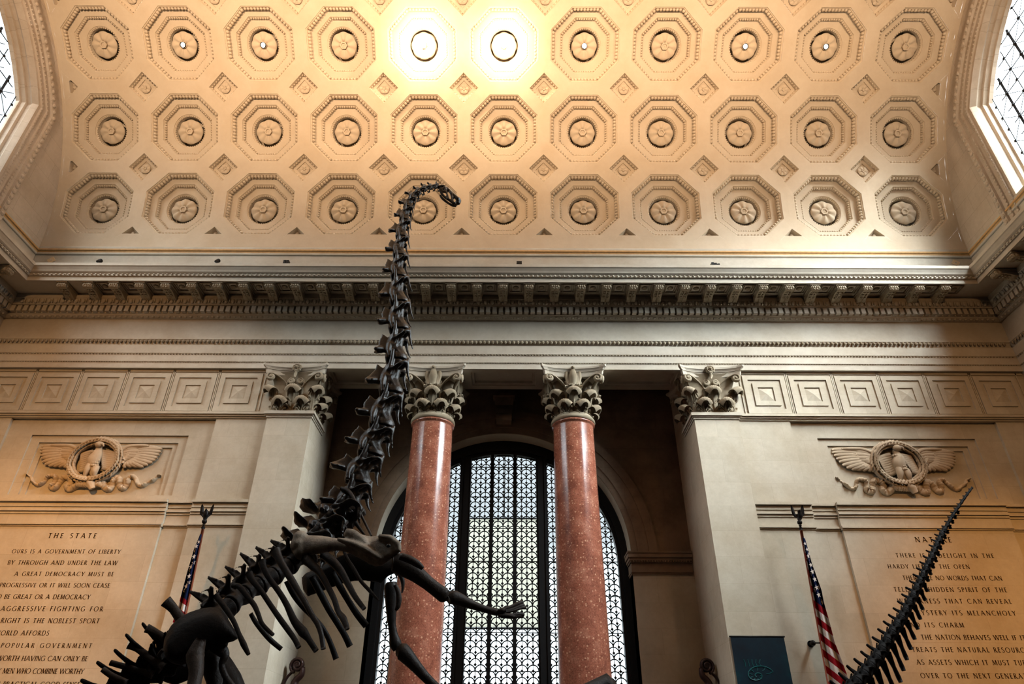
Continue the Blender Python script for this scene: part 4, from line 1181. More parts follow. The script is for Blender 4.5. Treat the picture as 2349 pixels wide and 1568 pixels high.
# ------------------------------------------------------------------ bronze scroll stands in the niche corners
for s, (px, py) in ((-1, (682.7, 1525)), (1, (1620.5, 1527))):
    yy = 22.25; c = at(px, py, yy); m = scale_at(c); t = empty('scroll_stand', (c.x, yy, 0)); z = c.z
    mb = MB(); pts = []
    for k in range(30):
        a = -pi*.5+k*.42; r = (3+k*.46)*m*1.0; pts.append((-s*-1*r*cos(a)*-1, 0, z+r*sin(a)))
    mb.tube(pts, [(.05, .11)]*30, 8); mb.ball((0, 0, z), (.15, .09, .15), 12, 8); mb.build('volute', M_scroll, t)
    mb = MB(); mb.tube(smooth_path([(-s*.17, 0, z-.05), (-s*.16, 0, z-.25), (-s*.02, 0, z-.42), (s*.0, 0, z-.62), (-s*.03, 0, z-1.0), (0, 0, z-1.6)], 4), interp([(.06, .1), (.09, .12), (.10, .14), (.14, .16), (.2, .2), (.16, .18)], 21), 10); mb.build('stem', M_scroll, t)
    mb = MB(); mb.tube(smooth_path([(s*.06, 0, z-.14), (s*.25, 0, z-.32), (s*.38, 0, z-.66), (s*.42, 0, z-1.05), (s*.30, 0, z-1.5), (0, 0, z-1.62)], 5), [(.035, .09)]*26, 8); mb.build('curved_arm', M_scroll, t)
    mb = MB(); mb.box(-.42, .42, -.18, .3, 0, .3); mb.box(-.36, .36, -.15, .25, .3, z-1.7); mb.box(-.4, .4, -.18, .3, z-1.7, z-1.55); mb.build('pedestal', M_scroll, t)
    tag(t, ('brown bronze scroll stand beside the left pilaster, below the ribs', 'brown bronze scroll stand beside the right pilaster, left of the teal banner')[s > 0], 'stand', 'bronze scroll stands')

# ------------------------------------------------------------------ small things on the cornice
def ctop(p): return 17.2-.25*(p-.02)/1.52
fl = [(226, 599, 'head', 'small floodlight with pale lens on the cornice near the left corner'), (497, 599, 'head', 'small floodlight trailing a cord on the cornice, second from left'),
      (657, 602, 'box', 'black twin floodlight box on the cornice left of the skeleton neck'), (1191, 604.5, 'box', 'single square black floodlight box on the cornice right of the skeleton head'),
      (1641, 607, 'pair', 'cluster of little black floodlights on the cornice at the right')]
for px, py, kd, lab in fl:
    p = 1.22; yy = YW-p; c = at(px, py, yy); t = empty('floodlight', (c.x, yy, ctop(p))); h_ = c.z-ctop(p); m = scale_at(c)
    mb = MB(); mb.tube([(0, 0, 0), (0, 0, .02)], .10, 14); mb.tube([(0, 0, .02), (0, 0, h_-.03)], .016, 8); mb.build('stand', M_black, t)
    if kd == 'head':
        mb = MB(); mb.tube([(-.02, -.05, h_-.05), (0, 0, h_), (.02, .08, h_+.10)], [.04, .065, .075], 12); mb.build('lamp_head', M_black, t)
        mb = MB(); mb.ball((.02, .07, h_+.10), (.07, .06, .06), 12, 6); mb.build('lens', M_silver, t)
        mb = MB(); mb.tube(smooth_path([(.03, -.05, h_-.06), (.08, -.06, h_-.12), (.06, -.04, .05), (.0, 0, .01)], 4), .009, 5); mb.build('cord', M_black, t)
    else:
        n_ = 2 if kd != 'pair' else 3
        for k in range(n_ if kd != 'box' or px < 1000 else 1):
            wd = .20 if (kd == 'box' and px > 1000) else .10
            x0 = (k-(n_-1)/2)*.105 if not (kd == 'box' and px > 1000) else 0
            mb = MB(); tl = .03*k if kd == 'pair' else 0
            mb.box(x0-wd/2+.004, x0+wd/2-.004, -.06, .07, h_-.075, h_+.075-tl); mb.box(x0-wd/2+.012, x0+wd/2-.012, -.075, -.06, h_-.065, h_+.06-tl)
            mb.box(x0-wd/2, x0+wd/2, .07, .09, h_-.08, h_+.08-tl); mb.build('lamp_box', M_black, t)
    tag(t, lab, 'floodlight', 'floodlights standing on the cornice')
for px, py, s in ((118, 597, -1), (2192, 603, 1)):
    c = at(px, py, 20.59); t = empty('square_plate', (c.x, 20.60, c.z)); R_ = Matrix.Rotation(radians(38*s), 3, 'Y')
    mb = MB(); vs = [R_ @ Vector((x*.13, y, z*.12)) for y in (-.03, .0) for x, z in ((-1, -1), (1, -1), (1, 1), (-1, 1))]
    mb.add(vs, [(0, 1, 2, 3), (7, 6, 5, 4), (0, 4, 5, 1), (1, 5, 6, 2), (2, 6, 7, 3), (3, 7, 4, 0)]); mb.build('plate', M_hatch, t)
    mb = MB(); mb.tube([(0, -.03, 0), (0, -.045, 0)], .02, 8); mb.build('screw', M_silver, t)
    tag(t, 'small tilted pale plate on the attic band in the %s corner' % ('left' if s < 0 else 'right'), 'plate', 'tilted pale plates in the corners')
#@@BEGIN4
# ------------------------------------------------------------------ dinosaur skeletons
def fuse(mb, name, mat, voxel, smooth_it=2):
    """melt a bundle of overlapping bone shapes into one skin"""
    o = mb.build(name, mat); m = o.modifiers.new('r', 'REMESH'); m.mode = 'VOXEL'; m.voxel_size = voxel
    sm = o.modifiers.new('s', 'SMOOTH'); sm.iterations = smooth_it; sm.factor = .5
    dg = bpy.context.evaluated_depsgraph_get(); me = bpy.data.meshes.new_from_object(o.evaluated_get(dg)); old = o.data
    bpy.data.objects.remove(o); bpy.data.meshes.remove(old)
    me.name = name; me.polygons.foreach_set('use_smooth', [True]*len(me.polygons))
    if not me.materials: me.materials.append(mat)
    return me
def tb(mb, pts, r, n=10, side=None, k=3): 
    P = smooth_path([Vector(p) for p in pts], k); mb.tube(P, interp(r, len(P)) if isinstance(r, list) else r, n, side=side)
# local vertebra frame: x towards the head, y sideways, z towards the back; one vertebra = 1 long
def cervical(seed):
    g = random.Random(seed); j = lambda a: a*(1+g.uniform(-.12, .12)); mb = MB()
    tb(mb, [(-.50, 0, -.05), (-.38, 0, -.04), (-.1, 0, 0), (.2, 0, -.01), (.42, 0, -.03), (.52, 0, -.03)], [(.19, .18), (.19, .17), (.10, .10), (.11, .11), (.15, .15), (.07, .07)], 12)
    tb(mb, [(-.36, 0, .13), (-.1, 0, .15), (.28, 0, .13)], [(.12, .11), (.13, .12), (.09, .1)], 10)
    tb(mb, [(.06, 0, .14), (-.06, 0, .25), (-.20, 0, j(.39)), (-.27, 0, j(.49))], [(.06, .36), (.05, .25), (.05, .13), (.075, .07)], 10, side=(0, 1, 0))
    for s in (-1, 1):
        tb(mb, [(-.20, s*.03, .36), (-.26, s*.07, j(.50)), (-.27, s*.09, j(.52))], [.05, .055, .04], 8)
        tb(mb, [(.10, s*.08, .14), (.38, s*.14, .12), (j(.62), s*.17, .13)], [(.05, .07), (.045, .06), (.04, .055)], 8)
        tb(mb, [(-.05, s*.07, .20), (-.32, s*.13, .22), (j(-.56), s*.15, .17)], [(.05, .06), (.05, .055), (.05, .05)], 8)
        tb(mb, [(.05, s*.06, .08), (.14, s*.18, .02), (.20, s*j(.29), -.07)], [(.10, .04), (.07, .035), (.05, .035)], 8)
        tb(mb, [(.26, s*.06, -.10), (.30, s*.16, -.17), (.30, s*.25, -.18)], [(.08, .05), (.06, .04), (.05, .04)], 8)
        tb(mb, [(.20, s*.29, -.06), (.28, s*.28, -.14), (.30, s*.24, -.20)], [.045, .05, .045], 7)
        tb(mb, [(.44, s*.24, -.21), (.25, s*.255, -.20), (0, s*.235, -.24), (j(-.22), s*.20, -.31)], [.03, .05, .034, .016], 6)
        tb(mb, [(-.34, s*.10, .12), (0, s*.14, .05), (.2, s*.16, .03)], [.03, .028, .03], 6)
        tb(mb, [(-.42, s*.14, -.04), (-.1, s*.12, .10), (-.05, s*.07, .22)], [.03, .025, .03], 6)
    return fuse(mb, 'cervical_vertebra', M_bone_neck, .026, 1)
def dorsal(seed):
    g = random.Random(seed); mb = MB()
    tb(mb, [(-.52, 0, 0), (-.40, 0, 0), (0, 0, .02), (.40, 0, 0), (.54, 0, 0)], [(.36, .36), (.37, .37), (.27, .27), (.36, .36), (.20, .20)], 14)
    tb(mb, [(0, 0, .25), (-.02, 0, .6)], [(.24, .22), (.2, .18)], 10)
    tb(mb, [(.02, 0, .55), (-.05, 0, .9), (-.10, 0, 1.25), (-.12, 0, 1.40)], [(.09, .36), (.06, .20), (.045, .11), (.04, .085)], 10, side=(0, 1, 0))
    for s in (-1, 1):
        tb(mb, [(.0, s*.15, .55), (.02, s*.42, .66), (.02, s*.62, .70)], [(.14, .10), (.10, .07), (.10, .08)], 8)
        tb(mb, [(.1, s*.1, .55), (.40, s*.14, .55), (.58, s*.14, .60)], [.09, .07, .06], 7)
        tb(mb, [(-.1, s*.1, .62), (-.40, s*.12, .66), (-.56, s*.12, .60)], [.09, .07, .06], 7)
        tb(mb, [(.02, s*.58, .68), (.0, s*.25, .95), (-.05, s*.04, 1.1)], [.05, .03, .03], 6)
        tb(mb, [(.12, s*.06, .6), (.08, s*.07, .95), (-.06, s*.05, 1.25)], [.06, .045, .035], 6)
    return fuse(mb, 'dorsal_vertebra', M_bone, .05, 1)
def caudal(seed, chev=1.0):
    mb = MB()
    tb(mb, [(-.50, 0, 0), (-.40, 0, 0), (0, 0, .0), (.40, 0, 0), (.50, 0, 0)], [(.30, .30), (.34, .34), (.24, .24), (.34, .34), (.30, .30)], 12)
    tb(mb, [(-.05, 0, .2), (-.28, 0, .55), (-.40, 0, .82), (-.42, 0, .88)], [(.10, .2), (.07, .14), (.09, .11), (.07, .08)], 8, side=(0, 1, 0))
    for s in (-1, 1):
        tb(mb, [(0, s*.15, .08), (-.05, s*.5, .10), (-.10, s*.72*chev+.0, .08)], [(.12, .07), (.08, .05), (.06, .04)], 8)
        tb(mb, [(.1, s*.08, .28), (.5, s*.14, .40), (.66, s*.14, .42)], [.08, .06, .05], 6)
    return fuse(mb, 'caudal_vertebra', M_bone_black, .05, 1)
CERV = [cervical(i) for i in (1, 2, 3)]; DORS = [dorsal(1)]; CAUD = caudal(1); CAUDS = caudal(2, .3)
def place(me, name, parent, P, T, D, L, w=1.0, h=1.0):
    """put a unit vertebra: x along T, z along D"""
    T = T.normalized(); D = (D-T*D.dot(T)).normalized(); Y = D.cross(T)
    o = bpy.data.objects.new(name, me); col.objects.link(o); o.parent = parent
    m = Matrix((T*L, Y*L*w, D*L*h)).transposed().to_4x4(); m.translation = P-Vector(parent.location); o.matrix_local = m; return o
def bone_path(root, name, pts, Y, width, mat, flat=1.0, n=10, side=None, k=4):
    """pts in photograph pixels, Y = distance at the first and last point, width in pixels"""
    N = len(pts); W3 = []
    for i, (x, y) in enumerate(pts):
        W3.append(at(x, y, Y[0]+(Y[1]-Y[0])*i/(N-1) if len(Y) == 2 else Y[i]))
    P = smooth_path(W3, k); r = interp([w_*.5 for w_ in width], len(P)); mb = MB(); L = Vector(root.location)
    rr = [(a*scale_at(p), a*scale_at(p)*flat) for a, p in zip(r, P)]
    view = (sum(P, Vector())/len(P)-CAM).normalized()
    ref = (P[-1]-P[0]).cross(view)
    mb.tube([p-L for p in P], rr, n, side=ref if side is None else side)
    return mb.build(name, mat, root)

hipY, shY = 10.2, 11.9
root = empty('dinosaur_skeleton', (-3.6, 10.2, .45)); RLc = Vector(root.location)
# neck: tips of the spines to the left of the centre line, head on top
neck = [(806, 1176), (822, 1108), (851, 1044), (876, 978), (898, 902), (911, 826), (917, 757), (917, 694), (916, 636), (918, 587), (922, 544), (929, 506), (936, 476), (945, 455), (958, 442), (972, 434), (986, 430), (998, 428), (1011, 431)]
NY = [12.1+1.5*i/(len(neck)-1) for i in range(len(neck))]
N3 = [at(x, y, Yv) for (x, y), Yv in zip(neck, NY)]
for i in range(len(N3)-1):
    a, b = N3[i], N3[i+1]; T = b-a; L = T.length
    D = Vector((-T.z, 0, T.x)); D += Vector((0, -.28*D.length, 0))
    tgt = (100, 99, 95, 89, 82, 74, 68, 62, 54, 47, 42, 38, 34, 30, 26, 23, 21, 20)[i]
    m = scale_at(a); fac = (tgt*m/.74)/L
    place(CERV[i % 3], 'cervical_vertebra', root, (a+b)/2, T, D, L*1.03, fac*.9, fac)
# skull
c5 = lambda x, y: (850+x/5.228, 400+y/5.228)
HY = 13.62
def sk(x, y, d=0.0): q = at(*c5(x, y), HY+d); return q-RLc
skull = empty('skull', (0, 0, 0)); skull.parent = root
mb = MB(); m = scale_at(at(1030, 450, HY))/5.228
def stk(mb, pts, w, d=(0, 0), n=8, k=3):
    P = smooth_path([sk(x, y, d[0]+(d[1]-d[0])*i/(len(pts)-1)) for i, (x, y) in enumerate(pts)], k); mb.tube(P, [v*m/2 for v in interp(w, len(P))], n)
for d in (-.13, .13):
    stk(mb, [(825, 150), (870, 140), (930, 178), (1000, 250), (1055, 300)], [40, 44, 40, 44, 50], (d*.7, d*.5))
    stk(mb, [(835, 165), (845, 215), (890, 270), (950, 310), (1015, 355)], [34, 34, 30, 36, 46], (d, d*.6))
    stk(mb, [(885, 150), (905, 200), (925, 262), (930, 300)], [40, 26, 26, 30], (d, d))
    stk(mb, [(955, 200), (975, 265), (985, 325)], [34, 28, 32], (d*.9, d*.7))
    stk(mb, [(850, 170), (868, 200), (905, 215)], [36, 22, 30], (d, d))
stk(mb, [(1040, 290), (1058, 315), (1045, 355)], [60, 66, 50]); stk(mb, [(850, 150), (940, 185), (1040, 285)], [54, 50, 46])
skm = fuse(mb, 'cranium', M_bone_neck, .022, 1); o = bpy.data.objects.new('cranium', skm); col.objects.link(o); o.parent = skull
mb = MB()
for d in (-.11, .11): stk(mb, [(838, 250), (860, 285), (920, 335), (985, 372), (1025, 378)], [26, 30, 28, 30, 26], (d, d*.4))
stk(mb, [(1000, 375), (1028, 362)], [30, 22]); mb.build('lower_jaw', M_bone_neck, skull)
mb = MB()
for k in range(7):
    for d in (-.07, .07): mb.tube([sk(985+9*k, 338+4*k, d), sk(980+9*k, 356+4*k, d)], [.014, .004], 5)
mb.build('teeth', M_bone_mid, skull)
# the two long rods behind the neck base
bone_path(root, 'neck_rib', [(783, 1120), (800, 1126), (812, 1145), (832, 1188), (852, 1228)], (12.0, 11.7), [10, 9, 8, 6, 5], M_bone_mid)
bone_path(root, 'neck_rib', [(797, 1165), (808, 1185), (818, 1202), (836, 1226)], (12.3, 12.1), [16, 13, 9, 5], M_bone)
# trunk
back = [(436, 1466), (476, 1436), (512, 1404), (545, 1375), (577, 1352), (611, 1331), (646, 1309), (682, 1284), (716, 1254), (748, 1222), (778, 1196)]
tips = [None, None, (433, 1357), (478, 1321), (511, 1301), (549, 1268), (580, 1258), (613, 1245), (652, 1218), (680, 1190), (696, 1159)]
BY = [hipY+(12.05-hipY)*i/(len(back)-1) for i in range(len(back))]
B3 = [at(x, y, Yv) for (x, y), Yv in zip(back, BY)]
for i in range(2, len(back)):
    a = B3[i]; T = (B3[min(i+1, len(B3)-1)]-B3[i-1]); L = T.length/2 if i < len(B3)-1 else T.length
    t3 = at(*tips[i], BY[i]-.1); D = t3-a; hgt = D.length/1.40
    if i >= 8:
        q_ = D.length/.50; place(CERV[i % 3], 'dorsal_vertebra', root, a, T, D, L*1.15, q_*1.25/(L*1.15), q_/(L*1.15))
    else: place(DORS[0], 'dorsal_vertebra', root, a, T, D, L*.98, 1.05*.48/L, hgt/(L*.98))
sac = [((380, 1378), (430, 1440), 25), ((336, 1440), (398, 1478), 19), ((295, 1478), (352, 1514), 17)]
for (x0, y0), (x1, y1), w_ in sac: bone_path(root, 'sacral_spine', [(x0, y0), ((x0*2+x1)/3+2, (y0*2+y1)/3-2), (x1, y1), (x1+22, y1+18)], (hipY-.1, hipY), [w_*1.05, w_*.8, w_*1.0, w_*1.6], M_bone_mid, .55)
# tail going down to the left
tail = [(420, 1484), (392, 1506), (362, 1528), (330, 1548), (298, 1568), (262, 1592), (222, 1622), (178, 1660), (130, 1706)]
ttips = [(295, 1478), (253, 1519), (235, 1534), (196, 1561), (168, 1588), (130, 1620), (90, 1660)]
T3 = [at(x, y, hipY+.05*i) for i, (x, y) in enumerate(tail)]
for i in range(1, len(tail)-1):
    a = T3[i]; T = T3[i-1]-T3[i+1]; L = T.length/2
    D = at(*ttips[max(0, min(i-1, 6))], hipY)-a
    place(CAUD, 'caudal_vertebra', root, a, T, D, L*1.02, 1.25, D.length/(.88*L)*.98)
bone_path(root, 'tail_spine', [(253, 1519), (285, 1528), (330, 1540), (352, 1546)], (hipY, hipY), [12, 13, 14, 20], M_bone_mid, .55)
bone_path(root, 'tail_spine', [(235, 1534), (258, 1550), (290, 1566)], (hipY-.25, hipY-.2), [12, 13, 16], M_bone_mid, .55)
# the tail runs on to the floor of the mount
tl = [T3[-1]+(Vector((-8.2, 9.4, .62))-T3[-1])*k/9+Vector((0, 0, -.5*sin(pi*k/9))) for k in range(10)]
for i in range(9): place(CAUDS, 'caudal_vertebra', root, (tl[i]+tl[i+1])/2, tl[i]-tl[i+1], Vector((0, 0, 1)), (tl[i+1]-tl[i]).length*1.02, 1-.07*i, 1-.07*i)
# ribs: (points, widths, near/far offset, material)
C8 = lambda x, y: (520+x/4.26, 1200+y/4.26)
ribs = [([(470, 262), (505, 330), (560, 430), (640, 560), (700, 660), (760, 760), (830, 890), (890, 985), (925, 1090), (945, 1228)], [26, 17, 15, 15, 13, 12, 12, 12, 11, 11], -.55, M_bone),
 ([(345, 365), (360, 430), (420, 540), (520, 680), (590, 800), (660, 950), (745, 1060), (800, 1130), (875, 1245)], [18, 14, 12, 12, 13, 16, 21, 13, 12], -.5, M_bone_black),
 ([(215, 485), (255, 560), (330, 650), (430, 800), (520, 930), (600, 1040), (660, 1125), (705, 1212)], [17, 13, 11, 11, 12, 12, 11, 11], -.45, M_bone_black),
 ([(60, 605), (120, 615), (200, 710), (270, 800), (310, 890), (350, 985), (455, 1090)], [12, 12, 11, 11, 10, 9, 8], -.4, M_bone_black),
 ([(235, 880), (280, 960), (350, 1050), (430, 1140), (535, 1228)], [9, 10, 11, 11, 10], .5, M_bone),
 ([(-110, 700), (-40, 790), (30, 890), (80, 980), (120, 1080), (165, 1180), (215, 1280)], [13, 12, 11, 10, 10, 13, 8], -.35, M_bone_black),
 ([(770, 330), (840, 410), (910, 480), (990, 620), (1050, 740), (1090, 860), (1140, 930), (1180, 1035)], [24, 19, 15, 13, 12, 12, 15, 10], -.6, M_bone),
 ([(940, 300), (1030, 370), (1110, 460), (1180, 580), (1255, 715), (1345, 835)], [18, 20, 17, 14, 12, 10], -.65, M_bone),
 ([(1148, 275), (1180, 350), (1240, 440), (1310, 560), (1400, 660), (1488, 755)], [7, 8, 8, 8, 8, 3], -.7, M_bone_black),
 ([(1030, 480), (1110, 620), (1180, 740), (1270, 880), (1365, 1000)], [14, 14, 13, 14, 15], .55, M_bone_black),
 ([(830, 520), (910, 670), (1000, 840), (1080, 970), (1150, 1085), (1205, 1200)], [14, 15, 14, 13, 13, 14], .55, M_bone_black),
 ([(590, 560), (650, 690), (740, 810), (860, 930), (950, 1040), (1010, 1160), (1070, 1325)], [14, 12, 11, 11, 10, 11, 13], .55, M_bone_black)]
for pts, wd, d, mt in ribs:
    pp = [C8(*p) for p in pts]; fx = (sum(p[0] for p in pp)/len(pp)-480)/300
    y0 = hipY+(shY-hipY)*max(0, min(1, (pp[0][0]-480)/300))
    bone_path(root, 'rib', pp, (y0+d*.35, y0+d), [v*1.05 for v in wd], mt, .7)
# shoulder blade: outline in pixels, given real thickness
C5 = lambda x, y: (640+x/5.228, 1140+y/5.228)
def plate(name, top, bot, Y, thick, mat, voxel=.035, bulge=.10, nv=6):
    """a bone plate between an upper and a lower edge (pixel pairs of equal number)"""
    mb = MB(); n = len(top); F = []; Bk = []
    for i in range(n):
        yv = Y[0]+(Y[1]-Y[0])*i/(n-1); rf = []; rb = []
        for j in range(nv+1):
            s = j/nv; x = top[i][0]*(1-s)+bot[i][0]*s; y = top[i][1]*(1-s)+bot[i][1]*s
            e = sqrt(max(0, 1-(2*s-1)**2)); ends = min(1, min(i, n-1-i)/1.0+.25)
            t_ = thick*(.35+.65*e)*ends
            rf.append(at(x, y, yv-t_/2-bulge*e)-RLc); rb.append(at(x, y, yv+t_/2-bulge*e*.5)-RLc)
        F.append(rf); Bk.append(rb)
    rows = [f+b[::-1] for f, b in zip(F, Bk)]
    mb.grid(rows, 0, True, False, True)
    mb.add(rows[0], [tuple(range(len(rows[0])))]); mb.add(rows[-1], [tuple(range(len(rows[-1])))])
    return mb
def mp(f, L): return [f(*p) for p in L]
top = mp(C5, [(225, 500), (262, 455), (330, 455), (420, 455), (520, 460), (620, 478), (720, 497), (820, 492), (900, 440), (1000, 445), (1100, 470), (1200, 460), (1300, 472), (1390, 515), (1440, 570)])
bot = mp(C5, [(222, 560), (240, 660), (300, 712), (400, 690), (520, 668), (620, 645), (720, 640), (820, 660), (900, 700), (1000, 750), (1080, 800), (1160, 830), (1240, 820), (1300, 770), (1430, 680)])
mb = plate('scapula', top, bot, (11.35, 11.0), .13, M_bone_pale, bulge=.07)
mb.tube([at(*C5(x, y), 11.0)-RLc for x, y in ((845, 380), (830, 420), (900, 470), (990, 520), (1080, 600))], [(.06, .05), (.10, .07), (.10, .08), (.08, .08), (.04, .06)], 10)
for (x, y, r_) in ((255, 490, .13), (240, 570, .15), (275, 650, .14)): mb.ball(at(*C5(x, y), 11.3)-RLc, r_, 10, 6)
mb.tube([at(*C5(x, y), 10.95)-RLc for x, y in ((700, 500), (880, 560), (1060, 640), (1220, 740))], [(.03, .05), (.06, .09), (.07, .10), (.04, .06)], 8)
mb.tube([at(*C5(x, y), 10.92)-RLc for x, y in ((1190, 470), (1330, 490), (1430, 570), (1440, 660))], [(.04, .06), (.06, .07), (.06, .07), (.04, .05)], 8)
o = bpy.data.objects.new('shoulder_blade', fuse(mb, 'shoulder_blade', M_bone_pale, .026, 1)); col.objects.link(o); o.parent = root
q = at(*C5(1312, 580), 10.82)-RLc
o['label'] = 'pale grey brown shoulder blade facing the viewer'
mb = MB(); mb.ball(q, (.036, .02, .03), 10, 6); mb.build('shoulder_blade_dark_spot', M_black, root)  # black ball painted in for the shaded inside of a hole
# far shoulder blade and breast plates, shade put into their black bone colour
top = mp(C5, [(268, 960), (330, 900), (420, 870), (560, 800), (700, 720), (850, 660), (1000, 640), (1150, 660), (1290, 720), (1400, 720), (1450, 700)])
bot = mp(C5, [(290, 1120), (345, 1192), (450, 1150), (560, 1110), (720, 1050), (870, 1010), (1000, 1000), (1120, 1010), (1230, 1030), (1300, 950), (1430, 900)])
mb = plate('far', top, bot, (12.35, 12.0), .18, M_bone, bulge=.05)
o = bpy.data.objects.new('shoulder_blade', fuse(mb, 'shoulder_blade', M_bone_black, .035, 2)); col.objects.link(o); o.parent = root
top = mp(C5, [(300, 640), (420, 680), (560, 660), (640, 680)]); bot = mp(C5, [(260, 780), (380, 800), (560, 790), (600, 760)])
C6 = lambda x, y: (880+x/4.26, 1200+y/4.26)
# near foreleg reaching out
bone_path(root, 'humerus', mp(C6, [(85, 390), (150, 395), (230, 430), (330, 500), (430, 580), (520, 650), (590, 700), (620, 710)]), (11.0, 11.2), [36, 48, 46, 37, 31, 31, 34, 22], M_bone_mid, .62)
bone_path(root, 'deltoid_crest', mp(C6, [(160, 320), (250, 350), (330, 395), (385, 440)]), (10.85, 10.9), [16, 18, 16, 9], M_bone_mid, .8)
bone_path(root, 'radius_and_ulna', mp(C6, [(628, 745), (680, 725), (760, 750), (880, 800), (1000, 840), (1090, 862), (1150, 868)]), (11.2, 11.4), [22, 33, 27, 19, 15, 17, 13], M_bone_mid, .8)
bone_path(root, 'wrist_bone', mp(C6, [(1120, 905), (1160, 900), (1230, 905), (1285, 915)]), (11.35, 11.4), [6, 11, 12, 8], M_bone_mid)
bone_path(root, 'wrist_bone', mp(C6, [(1130, 850), (1165, 850), (1195, 845)]), (11.35, 11.35), [10, 12, 8], M_bone_mid)
for pts, w_ in (([(1160, 845), (1250, 812), (1315, 782), (1352, 772)], [10, 8, 9, 11]), ([(1170, 862), (1260, 838), (1330, 808), (1366, 800)], [10, 8, 8, 10]), ([(1180, 868), (1270, 850), (1340, 826), (1382, 820)], [8, 7, 7, 9]),
                ([(1200, 895), (1270, 893), (1330, 886), (1362, 892)], [9, 8, 9, 11]), ([(1205, 908), (1270, 910), (1325, 905), (1352, 908)], [9, 7, 8, 9])):
    bone_path(root, 'finger_bone', mp(C6, pts), (11.4, 11.55), w_, M_bone_mid)
# far foreleg hanging down
bone_path(root, 'humerus', mp(C6, [(70, 570), (72, 620), (75, 720), (75, 850), (80, 980), (95, 1080), (115, 1170), (140, 1225)]), (12.2, 12.3), [18, 32, 30, 24, 18, 19, 28, 22], M_bone, .7)
bone_path(root, 'deltoid_crest', mp(C6, [(112, 600), (140, 660), (150, 740), (140, 810), (115, 850)]), (12.05, 12.1), [9, 11, 13, 11, 5], M_bone_mid, .6)
bone_path(root, 'radius_and_ulna', mp(C6, [(130, 1245), (180, 1250), (240, 1310), (320, 1400), (400, 1490), (480, 1570), (560, 1650)]), (12.3, 12.2), [22, 38, 33, 26, 22, 20, 22], M_bone, .8)
for k in range(3): bone_path(root, 'finger_bone', mp(C6, [(560+10*k, 1650), (600+12*k, 1720), (620+20*k, 1800)]), (12.2, 12.2), [8, 6, 7], M_bone)
bone_path(root, 'breast_bone', mp(C6, [(165, 500), (185, 560), (188, 620), (178, 682)]), (11.6, 11.6), [12, 10, 7, 3], M_bone, .6)
# pelvis
C7 = lambda x, y: (180+x/4.26, 1200+y/4.26)
top = mp(C7, [(820, 1225), (840, 1120), (900, 1000), (985, 920), (1090, 862), (1200, 830), (1310, 812), (1400, 838), (1455, 920), (1510, 1010), (1555, 1090)])
bot = mp(C7, [(860, 1330), (920, 1370), (1010, 1390), (1100, 1350), (1180, 1290), (1260, 1240), (1330, 1210), (1400, 1190), (1460, 1165), (1520, 1150), (1560, 1130)])
mb = plate('ilium', top, bot, (9.75, 9.95), .22, M_bone, bulge=.12)
o = bpy.data.objects.new('hip_blade', fuse(mb, 'hip_blade', M_bone_black, .035, 2)); col.objects.link(o); o.parent = root
top = mp(C7, [(700, 1330), (760, 1250), (860, 1150), (1000, 1080), (1200, 1000), (1350, 950), (1470, 960)]); bot = mp(C7, [(740, 1500), (860, 1560), (960, 1580), (1100, 1520), (1250, 1400), (1380, 1290), (1480, 1200)])
mb = plate('far', top, bot, (10.75, 10.9), .25, M_bone, bulge=.0)
o = bpy.data.objects.new('hip_blade', fuse(mb, 'hip_blade', M_bone_black, .05, 2)); col.objects.link(o); o.parent = root
bone_path(root, 'pubis', mp(C7, [(1290, 1060), (1300, 1130), (1340, 1190), (1400, 1240), (1430, 1300), (1400, 1380), (1430, 1480), (1490, 1580), (1560, 1680)]), (9.9, 9.9), [8, 22, 30, 28, 20, 14, 14, 16, 20], M_bone, .6)
bone_path(root, 'ischium', mp(C7, [(1230, 1230), (1290, 1320), (1310, 1420), (1330, 1560), (1300, 1720)]), (10.0, 10.0), [40, 46, 44, 34, 26], M_bone, .6)
bone_path(root, 'vertebral_process', mp(C7, [(810, 1330), (790, 1280), (830, 1230)]), (10.0, 9.9), [7, 9, 8], M_bone)
fh = at(*C7(1170, 1165), 9.55); kn = Vector((fh.x+.15, 9.3, 1.9)); an = Vector((fh.x-.35, 9.7, .95))
mb = MB(); mb.tube([p-RLc for p in smooth_path([fh+Vector((.03, 0, .05)), fh+Vector((0, 0, -.15)), at(*C7(1150, 1400), 9.5), at(*C7(1130, 1570), 9.45), kn], 4)], interp([(.06, .06), (.115, .11), (.095, .09), (.085, .085), (.13, .12)], 17), 14)
mb.build('femur', M_bone_mid, root)
def hind(x, y, f, femur):
    if femur:
        mb = MB(); mb.tube([p-RLc for p in smooth_path([at(*C7(1270, 1260), 10.9), Vector((x+.1, y+.1, 2.5)), Vector((x+.2, y, 1.9))], 4)], interp([(.20, .18), (.16, .15), (.21, .18)], 9), 12); mb.build('femur', M_bone, root)
    for dx in (-.07, .09):
        mb = MB(); mb.tube([Vector(p)-RLc for p in ((x+.2+dx, y, 1.9), (x+.0+dx, y+.1, 1.4), (x-.15+dx, y+.15, .82))], [.12, .08, .10], 10); mb.build('shin_bone', M_bone, root)
    for k in range(4):
        mb = MB(); a = -.5+k*.33; mb.tube([Vector(p)-RLc for p in ((x-.15, y+.15, .82), (x-.1+.22*cos(a), y+.15+.22*sin(a), .62), (x+.0+.42*cos(a), y+.15+.42*sin(a), .50))], [.09, .08, .055], 8); mb.build('toe_bone', M_bone, root)
hind(kn.x-.2, 9.3, 1, False); hind(kn.x-.1, 10.7, 1, True)
tag(root, 'long necked rearing dinosaur skeleton, dark bones, head high against the coffers', 'skeleton')

